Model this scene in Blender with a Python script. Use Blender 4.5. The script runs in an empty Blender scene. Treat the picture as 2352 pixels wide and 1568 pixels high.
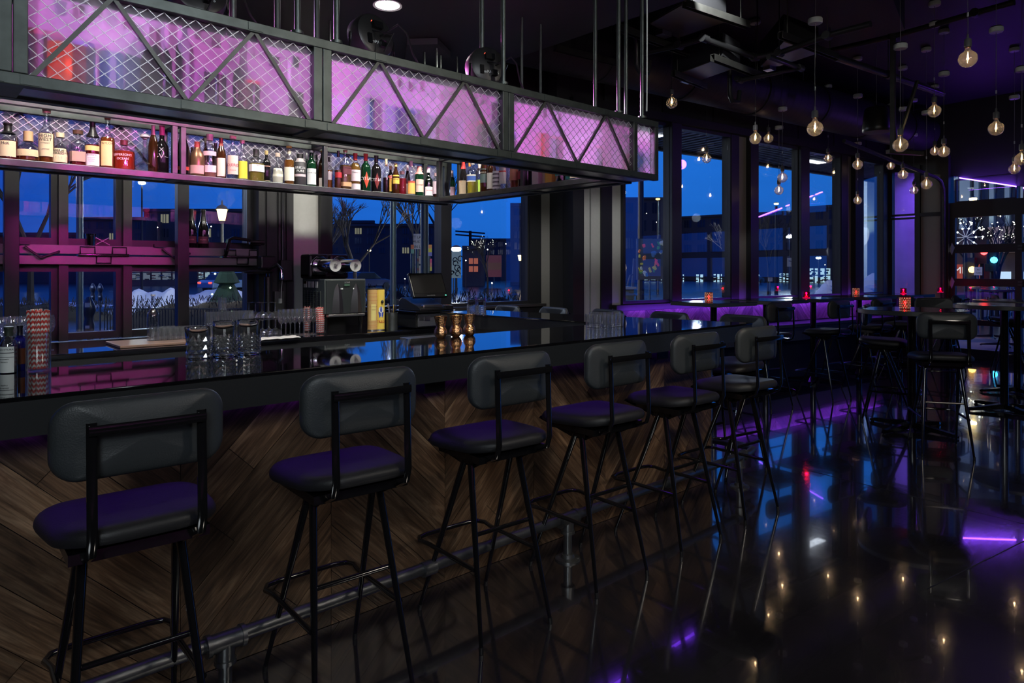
import bpy, bmesh, math, random
from mathutils import Vector, Matrix
R=random.Random(7)
ORD=['first','second','third','fourth','fifth','sixth','seventh','eighth','ninth','tenth','eleventh','twelfth','thirteenth','fourteenth','fifteenth','sixteenth']
PI=math.pi
sc=bpy.context.scene
COL=sc.collection
# ------------------------------------------------------------------ camera, world, exposure
F=1568.;H=1.41;HV=622.
_n=math.hypot(.673,.7397); sx=.673/_n; cx=.7397/_n
cam=bpy.data.cameras.new('camera'); camo=bpy.data.objects.new('camera',cam); COL.objects.link(camo)
cam.sensor_width=36; cam.lens=24.0; cam.clip_start=.05; cam.clip_end=600
cam.shift_y=-(784-HV)/2352.
camo.location=(0,0,H); camo.rotation_euler=(PI/2,0,-math.atan2(sx,cx))
sc.camera=camo
sc.view_settings.view_transform='Standard'; sc.view_settings.look='None'
sc.view_settings.exposure=0.18; sc.view_settings.gamma=1.0; sc.view_settings.use_curve_mapping=False
sc.cycles.max_bounces=8; sc.cycles.transparent_max_bounces=24; sc.cycles.transmission_bounces=8
sc.cycles.glossy_bounces=5; sc.cycles.diffuse_bounces=3
sc.cycles.caustics_reflective=False; sc.cycles.caustics_refractive=False
sc.cycles.sample_clamp_indirect=4.0
sc.cycles.use_denoising=True
w=bpy.data.worlds.new('dusk'); sc.world=w; w.use_nodes=True
nt=w.node_tree; nt.nodes.clear()
def N(nt,t,**k):
    n=nt.nodes.new(t)
    for a,b in k.items():
        if a=='i':
            for q,v in b.items(): n.inputs[q].default_value=v
        else: setattr(n,a,b)
    return n
def L(nt,a,b): nt.links.new(a,b)
tc=N(nt,'ShaderNodeTexCoord'); sp=N(nt,'ShaderNodeSeparateXYZ'); L(nt,tc.outputs['Generated'],sp.inputs[0])
dot=N(nt,'ShaderNodeVectorMath',operation='DOT_PRODUCT',i={1:(.93,.36,-.15)}); L(nt,tc.outputs['Generated'],dot.inputs[0])
mr=N(nt,'ShaderNodeMapRange',i={1:.35,2:1.0}); L(nt,dot.outputs['Value'],mr.inputs[0])
m1=N(nt,'ShaderNodeMix',data_type='RGBA',i={6:(.010,.060,.46,1),7:(.022,.25,1.0,1)}); L(nt,mr.outputs[0],m1.inputs[0])
up=N(nt,'ShaderNodeMapRange',i={1:0.,2:.2,3:.72,4:1.0}); L(nt,sp.outputs[2],up.inputs[0])
ns=N(nt,'ShaderNodeTexNoise',i={'Scale':2.2,'Detail':4.,'Roughness':.6}); mp=N(nt,'ShaderNodeMapping',i={3:(1,1,6)}); L(nt,tc.outputs['Generated'],mp.inputs[0]); L(nt,mp.outputs[0],ns.inputs[0])
cl=N(nt,'ShaderNodeMapRange',i={1:.42,2:.7,3:1.0,4:.78}); L(nt,ns.outputs[0],cl.inputs[0])
clz=N(nt,'ShaderNodeMapRange',i={1:.05,2:.25,3:0.,4:1.0}); L(nt,sp.outputs[2],clz.inputs[0])
mxc=N(nt,'ShaderNodeMix',i={3:1.0}); L(nt,clz.outputs[0],mxc.inputs[0]); L(nt,cl.outputs[0],mxc.inputs[2])
mul=N(nt,'ShaderNodeMath',operation='MULTIPLY'); L(nt,up.outputs[0],mul.inputs[0]); L(nt,mxc.outputs[0],mul.inputs[1])
bg=N(nt,'ShaderNodeBackground'); L(nt,m1.outputs[2],bg.inputs[0]); L(nt,mul.outputs[0],bg.inputs[1])
wo=N(nt,'ShaderNodeOutputWorld'); L(nt,bg.outputs[0],wo.inputs[0])
# room lights, with soft fills added behind the camera
def area(name,loc,to,size,power,col,sy=None,spread=180):
    l=bpy.data.lights.new(name,'AREA'); l.energy=power; l.color=col; l.size=size
    if sy: l.shape='RECTANGLE'; l.size_y=sy
    else: l.shape='DISK'
    l.spread=math.radians(spread)
    o=bpy.data.objects.new(name,l); COL.objects.link(o); o.location=loc
    o.rotation_euler=(Vector(to)-Vector(loc)).to_track_quat('-Z','Y').to_euler(); return o
def spot(name,loc,to,power,col,ang=50,blend=.5,rad=.04):
    l=bpy.data.lights.new(name,'SPOT'); l.energy=power; l.color=col; l.spot_size=math.radians(ang); l.spot_blend=blend; l.shadow_soft_size=rad
    o=bpy.data.objects.new(name,l); COL.objects.link(o); o.location=loc
    o.rotation_euler=(Vector(to)-Vector(loc)).to_track_quat('-Z','Y').to_euler(); return o
WARM=(1,.82,.62); COOL=(.82,.92,1.0)
area('aisle_fill',(-1.2,-1.6,2.7),(2.2,2.2,.7),1.2,44,(.86,.95,1.0))  # both aisle areas are added soft fills for the stools, no fixture
area('aisle_fill',(3.2,-1.4,3.0),(3.2,2.4,.6),.6,26,(1,.9,.78))
for x in (.9,2.545,3.5): spot('overhead_beam',(x,3.75,3.2),(x-.1,4.75,1.9),100,(1,.93,.82),105,.6,.06)
for x in (.35,1.15,2.0,3.0): spot('overhead_beam',(x,3.15,3.2),(x+.05,2.80,1.1),120,(1,.95,.88),46,.6,.05)  # extra beams added to brighten the glasses on the bar, no fixtures
for x in (.7,1.9,3.2): spot('overhead_beam',(x,3.75,3.2),(x,5.1,1.0),60,(1,.95,.88),44,.6,.05)  # more added beams, brightening the glasses on the back counter
spot('room_spot',(3.6,.9,3.15),(3.95,2.45,.85),34,(1,.86,.62),34,.25,.02)
spot('room_spot',(1.9,.3,3.1),(2.9,2.5,.35),50,(1,.86,.66),44,.6,.03)
spot('room_spot',(4.8,2.8,3.9),(6.75,5.2,1.9),150,(.95,.93,.9),60,.3,.03)  # added spot that brightens the grey wall strips, no fixture
for i in range(10):  # unseen spots added behind the rack to light its frosted panels
    x=-.10+.38*i; spot('rack_fill',(x+[.25,-.2,.1][i%3],4.52,2.56),(x,2.70,2.17),[1750,1200,1500][i%3],[(1,.12,.72),(.78,.42,1),(1,.25,.85)][i%3],32,.8,.04)
spot('rack_fill',(3.45,4.2,2.6),(3.5,2.6,2.17),900,(.85,.5,1),30,.6,.03)  # one more added spot for the rack's end panel
spot('window_wash',(11.2,1.2,3.6),(8.6,5.0,2.2),14,(.22,.05,1),70,.6,.1)  # added purple spot, carries the tube's light onto the window frames
spot('door_floor_fill',(12.0,1.6,2.3),(9.0,-.6,0),70,(.22,.05,1),75,.7,.1)  # added purple spot that makes the patches on the floor
area('rack_front_fill',(1.2,-.2,3.15),(1.7,2.6,2.2),.4,4.5,(.85,.92,1.0),spread=80)  # added fill from the front to whiten the rack mesh
_p=Vector((6.55,5.25,0))+Vector((.9925,-.1219,0))*3.1-Vector((.1219,.9925,0))*.28
_l=area('sill_fill',_p+Vector((0,0,.93)),_p+Vector((.1219*.28,.9925*.28,.74)),6.0,16,(.22,.04,1),.04)  # added area light, deepens the purple on the planks under the sill
spot('unit_fill',(5.2,3.0,2.7),(5.0,2.9,3.62),3,(1,.75,.45),80,.9,.1)  # added upward spot, warms the underside of the ceiling unit
MAG=(1,.02,.55); PUR=(.22,.03,1.0)
# ------------------------------------------------------------------ pixel bearings to places in the room
def ray(u,v):
    a=(u-1176)/F; return (sx+cx*a,cx-sx*a,(HV-v)/F)
def atZ(u,v,Z):
    r=ray(u,v);k=(Z-H)/r[2];return Vector((r[0]*k,r[1]*k,Z))
def atY(u,Y,v=HV):
    r=ray(u,v);k=Y/r[1];return Vector((r[0]*k,Y,H+r[2]*k))
def atX(u,X,v=HV):
    r=ray(u,v);k=X/r[0];return Vector((X,r[1]*k,H+r[2]*k))
def atD(u,v,d):
    r=ray(u,v);return Vector((r[0]*d,r[1]*d,H+r[2]*d))
def depth(p): return sx*p[0]+cx*p[1]
D7=math.radians(-7); P0=Vector((6.55,5.25,0)); T=Vector((math.cos(D7),math.sin(D7),0)); NN=Vector((-math.sin(D7),math.cos(D7),0))
C0=Vector((13.0,4.46,0)); MM=Vector((-.1219,-.9925,0)); ME=Vector((.9925,-.1219,0))
def W(t,z=0,o=0): return P0+T*t+NN*o+Vector((0,0,z))
def EW(k,z=0,o=0): return C0+MM*k+ME*o+Vector((0,0,z))
# ------------------------------------------------------------------ materials
MATS={}
def mat(name,col=(.5,.5,.5),rough=.5,metal=0,spec=.5,emit=None,es=1,trans=0,ior=1.45,bump=None,noise=None,coat=0,var=0):
    if name in MATS: return MATS[name]
    m=bpy.data.materials.new(name); m.use_nodes=True; nt=m.node_tree; b=nt.nodes['Principled BSDF']
    b.inputs['Base Color'].default_value=(*col,1); b.inputs['Roughness'].default_value=rough; b.inputs['Metallic'].default_value=metal
    b.inputs['Specular IOR Level'].default_value=spec; b.inputs['Transmission Weight'].default_value=trans; b.inputs['IOR'].default_value=ior
    b.inputs['Coat Weight'].default_value=coat
    if emit: b.inputs['Emission Color'].default_value=(*emit,1); b.inputs['Emission Strength'].default_value=es
    if noise or bump or var:
        tc=N(nt,'ShaderNodeTexCoord')
        n=N(nt,'ShaderNodeTexNoise',i={'Scale':(noise or bump)[0] if (noise or bump) else 5,'Detail':5.}); L(nt,tc.outputs['Object'],n.inputs[0])
        if noise:
            mx=N(nt,'ShaderNodeMix',data_type='RGBA',i={6:(*[c*(1-noise[1]) for c in col],1),7:(*[min(1,c*(1+noise[1])) for c in col],1)})
            L(nt,n.outputs[0],mx.inputs[0]); L(nt,mx.outputs[2],b.inputs['Base Color'])
        if bump:
            n2=N(nt,'ShaderNodeTexNoise',i={'Scale':bump[0],'Detail':3.}); L(nt,tc.outputs['Object'],n2.inputs[0])
            bp=N(nt,'ShaderNodeBump',i={'Strength':bump[1],'Distance':.01}); L(nt,n2.outputs[0],bp.inputs['Height']); L(nt,bp.outputs[0],b.inputs['Normal'])
    MATS[name]=m; return m
def thin(name,tint=(1,1,1),rough=.02,base=.04,edge=.55,bumpy=None):
    """thin clear glass: tinted see-through plus angle dependent mirror"""
    if name in MATS: return MATS[name]
    m=bpy.data.materials.new(name); m.use_nodes=True; nt=m.node_tree; nt.nodes.clear()
    t=N(nt,'ShaderNodeBsdfTransparent',i={0:(*tint,1)}); g=N(nt,'ShaderNodeBsdfGlossy',i={'Roughness':rough})
    lw=N(nt,'ShaderNodeLayerWeight',i={0:.35}); mr=N(nt,'ShaderNodeMapRange',i={3:base,4:edge}); L(nt,lw.outputs['Facing'],mr.inputs[0])
    mx=N(nt,'ShaderNodeMixShader'); L(nt,mr.outputs[0],mx.inputs[0]); L(nt,t.outputs[0],mx.inputs[1]); L(nt,g.outputs[0],mx.inputs[2])
    if bumpy:
        tc=N(nt,'ShaderNodeTexCoord'); v=N(nt,'ShaderNodeTexVoronoi',i={'Scale':bumpy[0]}); L(nt,tc.outputs['Object'],v.inputs[0])
        bp=N(nt,'ShaderNodeBump',i={'Strength':bumpy[1],'Distance':.02}); L(nt,v.outputs[0],bp.inputs['Height']); L(nt,bp.outputs[0],g.inputs['Normal']); L(nt,bp.outputs[0],lw.inputs['Normal'])
    o=N(nt,'ShaderNodeOutputMaterial'); L(nt,mx.outputs[0],o.inputs[0]); MATS[name]=m; return m
def haze(m,amount,col):
    nt=m.node_tree; out=[n for n in nt.nodes if n.type=='OUTPUT_MATERIAL'][0]; src=out.inputs[0].links[0].from_socket
    t=N(nt,'ShaderNodeBsdfTranslucent',i={0:(*col,1)}); d=N(nt,'ShaderNodeBsdfDiffuse',i={0:(*col,1)}); h=N(nt,'ShaderNodeMixShader',i={0:.5}); L(nt,t.outputs[0],h.inputs[1]); L(nt,d.outputs[0],h.inputs[2])
    mx=N(nt,'ShaderNodeMixShader',i={0:amount}); L(nt,src,mx.inputs[1]); L(nt,h.outputs[0],mx.inputs[2]); L(nt,mx.outputs[0],out.inputs[0])
def emis(name,col,s):
    if name in MATS: return MATS[name]
    m=bpy.data.materials.new(name); m.use_nodes=True; nt=m.node_tree; nt.nodes.clear()
    e=N(nt,'ShaderNodeEmission',i={0:(*col,1),1:s}); o=N(nt,'ShaderNodeOutputMaterial'); L(nt,e.outputs[0],o.inputs[0]); MATS[name]=m; return m
def wood(name,a,b,c,scale=1.0,rough=.42):
    m=bpy.data.materials.new(name); m.use_nodes=True; nt=m.node_tree; bs=nt.nodes['Principled BSDF']
    tc=N(nt,'ShaderNodeTexCoord'); oi=N(nt,'ShaderNodeObjectInfo'); ad=N(nt,'ShaderNodeVectorMath',operation='ADD')
    sc_=N(nt,'ShaderNodeVectorMath',operation='SCALE',i={3:37.}); cmb=N(nt,'ShaderNodeCombineXYZ'); L(nt,oi.outputs['Random'],cmb.inputs[0]); L(nt,oi.outputs['Random'],cmb.inputs[1]); L(nt,cmb.outputs[0],sc_.inputs[0])
    L(nt,tc.outputs['Object'],ad.inputs[0]); L(nt,sc_.outputs[0],ad.inputs[1])
    mp=N(nt,'ShaderNodeMapping',i={3:(1.6*scale,14*scale,14*scale)}); L(nt,ad.outputs[0],mp.inputs[0])
    n=N(nt,'ShaderNodeTexNoise',i={'Scale':2.2,'Detail':7.,'Roughness':.62,'Distortion':1.2}); L(nt,mp.outputs[0],n.inputs[0])
    mp2=N(nt,'ShaderNodeMapping',i={3:(4*scale,90*scale,90*scale)}); L(nt,ad.outputs[0],mp2.inputs[0])
    n2=N(nt,'ShaderNodeTexNoise',i={'Scale':2.,'Detail':3.}); L(nt,mp2.outputs[0],n2.inputs[0])
    cr=N(nt,'ShaderNodeValToRGB'); cr.color_ramp.elements[0].position=.3; cr.color_ramp.elements[0].color=(*a,1); cr.color_ramp.elements[1].position=.72; cr.color_ramp.elements[1].color=(*c,1)
    e=cr.color_ramp.elements.new(.5); e.color=(*b,1); L(nt,n.outputs[0],cr.inputs[0])
    mr=N(nt,'ShaderNodeMapRange',i={1:.3,2:.7,3:.6,4:1.25}); L(nt,n2.outputs[0],mr.inputs[0])
    mr2=N(nt,'ShaderNodeMapRange',i={3:.5,4:1.5}); L(nt,oi.outputs['Random'],mr2.inputs[0])
    mu=N(nt,'ShaderNodeMath',operation='MULTIPLY'); L(nt,mr.outputs[0],mu.inputs[0]); L(nt,mr2.outputs[0],mu.inputs[1])
    vm=N(nt,'ShaderNodeVectorMath',operation='SCALE'); L(nt,cr.outputs[0],vm.inputs[0]); L(nt,mu.outputs[0],vm.inputs[3])
    L(nt,vm.outputs[0],bs.inputs['Base Color']); bs.inputs['Roughness'].default_value=rough
    bp=N(nt,'ShaderNodeBump',i={'Strength':.25,'Distance':.004}); L(nt,n2.outputs[0],bp.inputs['Height']); L(nt,bp.outputs[0],bs.inputs['Normal'])
    MATS[name]=m; return m
BLK=mat('black_paint',(.012,.013,.015),.55,noise=(3,.3))
BLKW=mat('black_wall',(.022,.024,.028),.6,noise=(2,.25),bump=(60,.05))
GLB=mat('gloss_black_metal',(.006,.006,.007),.11,0,.6,coat=.5)
CTOP=mat('black_bar_top',(.004,.004,.005),.035,0,.6,coat=.6)
FASC=mat('bar_fascia',(.012,.014,.016),.4,bump=(90,.04))
VIN=mat('black_vinyl',(.032,.037,.041),.42,0,.5,bump=(260,.12))
VINS=mat('black_vinyl_seat',(.014,.014,.016),.5,0,.5,bump=(260,.1))
STEEL=mat('raw_steel',(.09,.105,.10),.42,.85,noise=(14,.45),bump=(40,.06))
STEELD=mat('dark_steel',(.10,.105,.10),.45,.8,noise=(10,.4))
PIPE=mat('black_iron_pipe',(.16,.165,.17),.38,.85,noise=(20,.4),bump=(70,.08))
SHEET=mat('steel_sheet',(.60,.60,.60),.24,.9,noise=(8,.2))
CHROME=mat('chrome',(.75,.75,.76),.08,1)
ALU=mat('brushed_aluminium',(.55,.55,.56),.3,1)
BRASS=mat('copper_brass',(.72,.40,.20),.2,1,bump=(120,.35))
GREY=mat('grey_panel',(.20,.20,.19),.7,noise=(30,.06),bump=(160,.03))
GREYL=mat('light_grey_panel',(.46,.48,.47),.7,noise=(30,.06))
FRM=mat('window_frame_black',(.018,.02,.024),.4)
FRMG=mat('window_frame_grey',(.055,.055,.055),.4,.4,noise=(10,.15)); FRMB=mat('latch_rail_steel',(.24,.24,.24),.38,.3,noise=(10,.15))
PLAS=mat('black_plastic',(.012,.012,.013),.35)
WHT=mat('white_plastic',(.62,.66,.66),.4)
CONC=mat('soffit_metal',(.34,.35,.36),.45,.3)
WIRE=mat('white_expanded_metal',(.62,.62,.68),.4,.5)
PANE=thin('window_glass',(.93,.96,.99),.0,.05,.6)
CLR=thin('clear_glass',(.96,.97,.98),.03,.07,.75)
CUT=thin('cut_glass',(.92,.94,.96),.05,.34,.98)
FLT=thin('fluted_glass',(.96,.97,.98),.05,.07,.9)
haze(CUT,.07,(.9,.92,.95)); haze(FLT,.03,(.9,.92,.95)); haze(CLR,.025,(.9,.92,.95))
CRYS=mat('crystal',(.98,.98,.98),.02,0,.5,trans=1,ior=1.5)
WOODB=wood('bar_planks',(.035,.019,.011),(.12,.068,.038),(.24,.155,.095))
WOODW=wood('wall_planks',(.05,.03,.022),(.14,.09,.07),(.27,.20,.16))
# floor
def floor_mat():
    m=bpy.data.materials.new('polished_concrete'); m.use_nodes=True; nt=m.node_tree; b=nt.nodes['Principled BSDF']
    tc=N(nt,'ShaderNodeTexCoord'); n=N(nt,'ShaderNodeTexNoise',i={'Scale':1.1,'Detail':8.,'Roughness':.6}); L(nt,tc.outputs['Object'],n.inputs[0])
    cr=N(nt,'ShaderNodeValToRGB'); cr.color_ramp.elements[0].position=.3; cr.color_ramp.elements[0].color=(.010,.009,.011,1); cr.color_ramp.elements[1].position=.75; cr.color_ramp.elements[1].color=(.035,.032,.036,1); L(nt,n.outputs[0],cr.inputs[0]); L(nt,cr.outputs[0],b.inputs['Base Color'])
    mp=N(nt,'ShaderNodeMapping',i={3:(6,30,1)}); L(nt,tc.outputs['Object'],mp.inputs[0]); n2=N(nt,'ShaderNodeTexNoise',i={'Scale':3.,'Detail':6.}); L(nt,mp.outputs[0],n2.inputs[0])
    mr=N(nt,'ShaderNodeMapRange',i={1:.3,2:.75,3:.07,4:.14}); L(nt,n2.outputs[0],mr.inputs[0]); L(nt,mr.outputs[0],b.inputs['Roughness'])
    n3=N(nt,'ShaderNodeTexNoise',i={'Scale':3.,'Detail':2.}); L(nt,tc.outputs['Object'],n3.inputs[0])
    bp=N(nt,'ShaderNodeBump',i={'Strength':.05,'Distance':.02}); L(nt,n3.outputs[0],bp.inputs['Height']); L(nt,bp.outputs[0],b.inputs['Normal'])
    b.inputs['Specular IOR Level'].default_value=.9; b.inputs['Coat Weight'].default_value=.8; b.inputs['Coat Roughness'].default_value=.02; b.inputs['IOR'].default_value=2.0
    return m
FLOORM=floor_mat()
def frost():
    m=bpy.data.materials.new('frosted_sheet'); m.use_nodes=True; nt=m.node_tree; b=nt.nodes['Principled BSDF']
    b.inputs['Base Color'].default_value=(.93,.90,.96,1); b.inputs['Transmission Weight'].default_value=1; b.inputs['Roughness'].default_value=.16; b.inputs['IOR'].default_value=1.18
    t=N(nt,'ShaderNodeBsdfTranslucent',i={0:(.80,.72,.86,1)}); d=N(nt,'ShaderNodeBsdfDiffuse',i={0:(.55,.5,.6,1)})
    a=N(nt,'ShaderNodeMixShader',i={0:.35}); L(nt,t.outputs[0],a.inputs[1]); L(nt,d.outputs[0],a.inputs[2])
    tc=N(nt,'ShaderNodeTexCoord'); n=N(nt,'ShaderNodeTexNoise',i={'Scale':6.,'Detail':5.}); L(nt,tc.outputs['Object'],n.inputs[0]); mr=N(nt,'ShaderNodeMapRange',i={1:.35,2:.65,3:.35,4:.6}); L(nt,n.outputs[0],mr.inputs[0])
    mx=N(nt,'ShaderNodeMixShader'); L(nt,mr.outputs[0],mx.inputs[0]); L(nt,b.outputs[0],mx.inputs[1]); L(nt,a.outputs[0],mx.inputs[2])
    L(nt,mx.outputs[0],nt.nodes['Material Output'].inputs[0]); return m
FROST=frost()
# ------------------------------------------------------------------ mesh helpers
class MB:
    def __init__(s): s.v=[]; s.f=[]
    def add(s,vs,fs):
        o=len(s.v); s.v+=[Vector(v) for v in vs]; s.f+=[tuple(i+o for i in f) for f in fs]; return s
    def box(s,c,d,M=None):
        x,y,z=d[0]/2,d[1]/2,d[2]/2
        vs=[Vector((a*x,b*y,e*z)) for a in(-1,1) for b in(-1,1) for e in(-1,1)]
        if M is not None: vs=[M@v for v in vs]
        vs=[v+Vector(c) for v in vs]
        return s.add(vs,[(0,1,3,2),(4,6,7,5),(0,4,5,1),(2,3,7,6),(0,2,6,4),(1,5,7,3)])
    def bb(s,a,b): return s.box([(a[i]+b[i])/2 for i in range(3)],[abs(b[i]-a[i]) for i in range(3)])
    def bar(s,p,q,w,h,up=(0,0,1)):
        """rectangular bar from p to q: w across, h along up"""
        p=Vector(p);q=Vector(q);d=(q-p).normalized();u=Vector(up)
        if abs(d.dot(u))>.99: u=Vector((0,1,0))
        a=d.cross(u).normalized();u=a.cross(d).normalized()
        vs=[e+a*(i*w/2)+u*(j*h/2) for e in(p,q) for i,j in((-1,-1),(1,-1),(1,1),(-1,1))]
        return s.add(vs,[(0,3,2,1),(4,5,6,7),(0,1,5,4),(1,2,6,5),(2,3,7,6),(3,0,4,7)])
    def tube(s,p,q,r,r2=None,n=10,cap=True):
        r2=r if r2 is None else r2; p=Vector(p);q=Vector(q);d=(q-p).normalized();u=Vector((0,0,1)) if abs(d.z)<.95 else Vector((1,0,0))
        a=d.cross(u).normalized();b=d.cross(a)
        vs=[p+(a*math.cos(t)+b*math.sin(t))*r for t in[2*PI*i/n for i in range(n)]]+[q+(a*math.cos(t)+b*math.sin(t))*r2 for t in[2*PI*i/n for i in range(n)]]
        fs=[(i,(i+1)%n,n+(i+1)%n,n+i) for i in range(n)]
        if cap: fs+=[tuple(range(n-1,-1,-1)),tuple(range(n,2*n))]
        return s.add(vs,fs)
    def path(s,pts,r,n=8,closed=False,flat=None):
        pts=[Vector(p) for p in pts]; m=len(pts); rings=[]; pu=None
        for i,p in enumerate(pts):
            a=pts[(i-1)%m] if (closed or i>0) else p; b=pts[(i+1)%m] if (closed or i<m-1) else p
            d=(b-a).normalized()
            if pu is None:
                u=Vector((0,0,1)) if abs(d.z)<.9 else Vector((1,0,0))
                x=d.cross(u).normalized()
            else:
                x=(pu-d*pu.dot(d)).normalized()
            pu=x; y=d.cross(x); rr=r[i] if isinstance(r,(list,tuple)) else r
            fx,fy=flat if flat else (1,1)
            rings.append([p+(x*math.cos(t)*fx+y*math.sin(t)*fy)*rr for t in[2*PI*(k+.5)/n for k in range(n)]])
        vs=[v for g in rings for v in g]; fs=[]
        for i in range(m if closed else m-1):
            j=(i+1)%m
            fs+=[(i*n+k,i*n+(k+1)%n,j*n+(k+1)%n,j*n+k) for k in range(n)]
        if not closed: fs+=[tuple(range(n-1,-1,-1)),tuple(range((m-1)*n,m*n))]
        return s.add(vs,fs)
    def lathe(s,prof,n=20,c=(0,0,0),sq=0,axis=None,a0=0,a1=2*PI,wav=None):
        full=abs(a1-a0-2*PI)<1e-6; k=n if full else n+1; vs=[]
        for r,z in prof:
            for i in range(k):
                t=a0+(a1-a0)*i/n; rr=r
                if sq: rr=r*(1+sq*(1/max(abs(math.cos(t)),abs(math.sin(t)))-1))
                if wav: rr*=1+wav[1]*math.cos(wav[0]*t)
                v=Vector((rr*math.cos(t),rr*math.sin(t),z))
                if axis is not None: v=axis@v
                vs.append(v+Vector(c))
        fs=[]
        for j in range(len(prof)-1):
            for i in range(n):
                i2=(i+1)%k if full else i+1
                fs.append((j*k+i,j*k+i2,(j+1)*k+i2,(j+1)*k+i))
        if full:
            if prof[0][0]>1e-5: fs.append(tuple(range(k-1,-1,-1)))
            if prof[-1][0]>1e-5 : fs.append(tuple((len(prof)-1)*k+i for i in range(k)))
        return s.add(vs,fs)
    def open_lathe(s,prof,n=20,c=(0,0,0),wav=None,axis=None):
        m=MB(); m.lathe(prof,n,c,0,axis,0,2*PI,wav); fs=[f for f in m.f if len(f)==4]; return s.add(m.v,fs)
    def prism(s,poly,z0,z1):
        n=len(poly); vs=[(x,y,z0) for x,y in poly]+[(x,y,z1) for x,y in poly]
        return s.add(vs,[tuple(range(n-1,-1,-1)),tuple(range(n,2*n))]+[(i,(i+1)%n,n+(i+1)%n,n+i) for i in range(n)])
    def xform(s,M):
        s.v=[M@v for v in s.v]; return s
    def build(s,name,m,parent=None,smooth=False,world=True,bevel=0,kind=None):
        off=Vector((0,0,0))
        if parent is not None and world:
            p=parent
            while p is not None: off+=p.location; p=p.parent
        me=bpy.data.meshes.new(name); me.from_pydata([v-off for v in s.v],[],s.f); me.update()
        if isinstance(m,(list,tuple)):
            for q in m: me.materials.append(q)
        else: me.materials.append(m)
        if smooth:
            for p in me.polygons: p.use_smooth=True
            me.set_sharp_from_angle(angle=math.radians(38))
        o=bpy.data.objects.new(name,me); COL.objects.link(o)
        if parent is not None: o.parent=parent
        if bevel:
            b=o.modifiers.new('bevel','BEVEL'); b.width=bevel; b.segments=2; b.limit_method='ANGLE'
        if kind: o['kind']=kind
        return o
def tag(o,label,cat,group=None):
    o['label']=label; o['category']=cat
    if group: o['group']=group
    return o
def thing(name,loc,label,cat,group=None,rz=0):
    o=bpy.data.objects.new(name,None); COL.objects.link(o); o.location=loc; o.rotation_euler=(0,0,rz); o.empty_display_size=.05
    return tag(o,label,cat,group)
def struct(o): o['kind']='structure'; return o
def copy_tree(o,parent=None):
    c=o.copy(); COL.objects.link(c); c.parent=parent
    for ch in list(o.children): copy_tree(ch,c)
    return c
def text_mb(txt,size,extr=0.0,align='CENTER'):
    cu=bpy.data.curves.new('lettering_curve','FONT'); cu.body=txt; cu.size=size; cu.align_x=align; cu.extrude=extr; cu.resolution_u=2
    o=bpy.data.objects.new('lettering_tmp',cu); COL.objects.link(o); dg=bpy.context.evaluated_depsgraph_get(); dg.update()
    me=bpy.data.meshes.new_from_object(o.evaluated_get(dg)); m=MB(); m.add([v.co.copy() for v in me.vertices],[tuple(p.vertices) for p in me.polygons])
    bpy.data.objects.remove(o); bpy.data.curves.remove(cu); bpy.data.meshes.remove(me); return m
# ------------------------------------------------------------------ room shell
def BWp(t,z=0,o=0): return Vector((t,5.72+o,z))            # bar window wall plane
def quad_slab(PF,t0,t1,z0,z1,o0,o1,mb=None):
    m=mb or MB(); vs=[PF(t,z,o) for t in(t0,t1) for z in(z0,z1) for o in(o0,o1)]
    return m.add(vs,[(0,1,3,2),(4,6,7,5),(0,4,5,1),(2,3,7,6),(0,2,6,4),(1,5,7,3)])
fl=MB(); fl.bb((-6,-6,-.12),(12.95,5.9,0)); floor=struct(fl.build('floor',FLOORM))
jn=MB()
for a,b in (((3.4,1.0),(13,-.6)),((1.0,-.4),(12.6,-2.3)),((4.8,2.2),(4.1,-5)),((8.2,1.9),(7.6,-5))):
    jn.bar((a[0],a[1],.0006),(b[0],b[1],.0006),.005,.001)
jn.build('score_joint',BLK,floor)
# ceilings
cb=MB(); cb.bb((-6,-6,3.25),(4.0,6.2,3.45)); cb.bb((3.96,-6,3.45),(4.04,6.2,4.25)); struct(cb.build('ceiling',BLK))
co=MB(); co.bb((4.0,-6,4.15),(13.6,6.2,4.3)); struct(co.build('ceiling_open',BLK))
# unseen enclosing walls
wl=MB(); wl.bb((-6.15,-6,0),(-6,5.9,3.45)); struct(wl.build('wall_left',BLK))
wb=MB(); wb.bb((-6,-6.15,0),(13.6,-6,4.3)); struct(wb.build('wall_back',BLK))
def window(n,PF,t0,t1,z0,z1,fr=.045,dp=.10,m=FRM,mull=(),trans=()):
    f=MB()
    quad_slab(PF,t0,t1,z0,z0+fr,-dp/2,dp/2,f); quad_slab(PF,t0,t1,z1-fr,z1,-dp/2,dp/2,f)
    quad_slab(PF,t0,t0+fr,z0+fr,z1-fr,-dp/2,dp/2,f); quad_slab(PF,t1-fr,t1,z0+fr,z1-fr,-dp/2,dp/2,f)
    for x in mull: quad_slab(PF,x-fr,x+fr,z0+fr,z1-fr,-dp/2,dp/2,f)
    for z in trans: quad_slab(PF,t0+fr,t1-fr,z-fr*.7,z+fr*.7,-dp/2,dp/2,f)
    o=f.build('window_%d'%n,m); struct(o)
    xs=[t0+fr]+[x for x in mull]+[t1-fr]; zs=[z0+fr]+list(trans)+[z1-fr]
    for i in range(len(xs)-1):
        for j in range(len(zs)-1):
            quad_slab(PF,xs[i],xs[i+1],zs[j],zs[j+1],-.004,.004).build('glass_pane',PANE,o)
    return o
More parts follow.
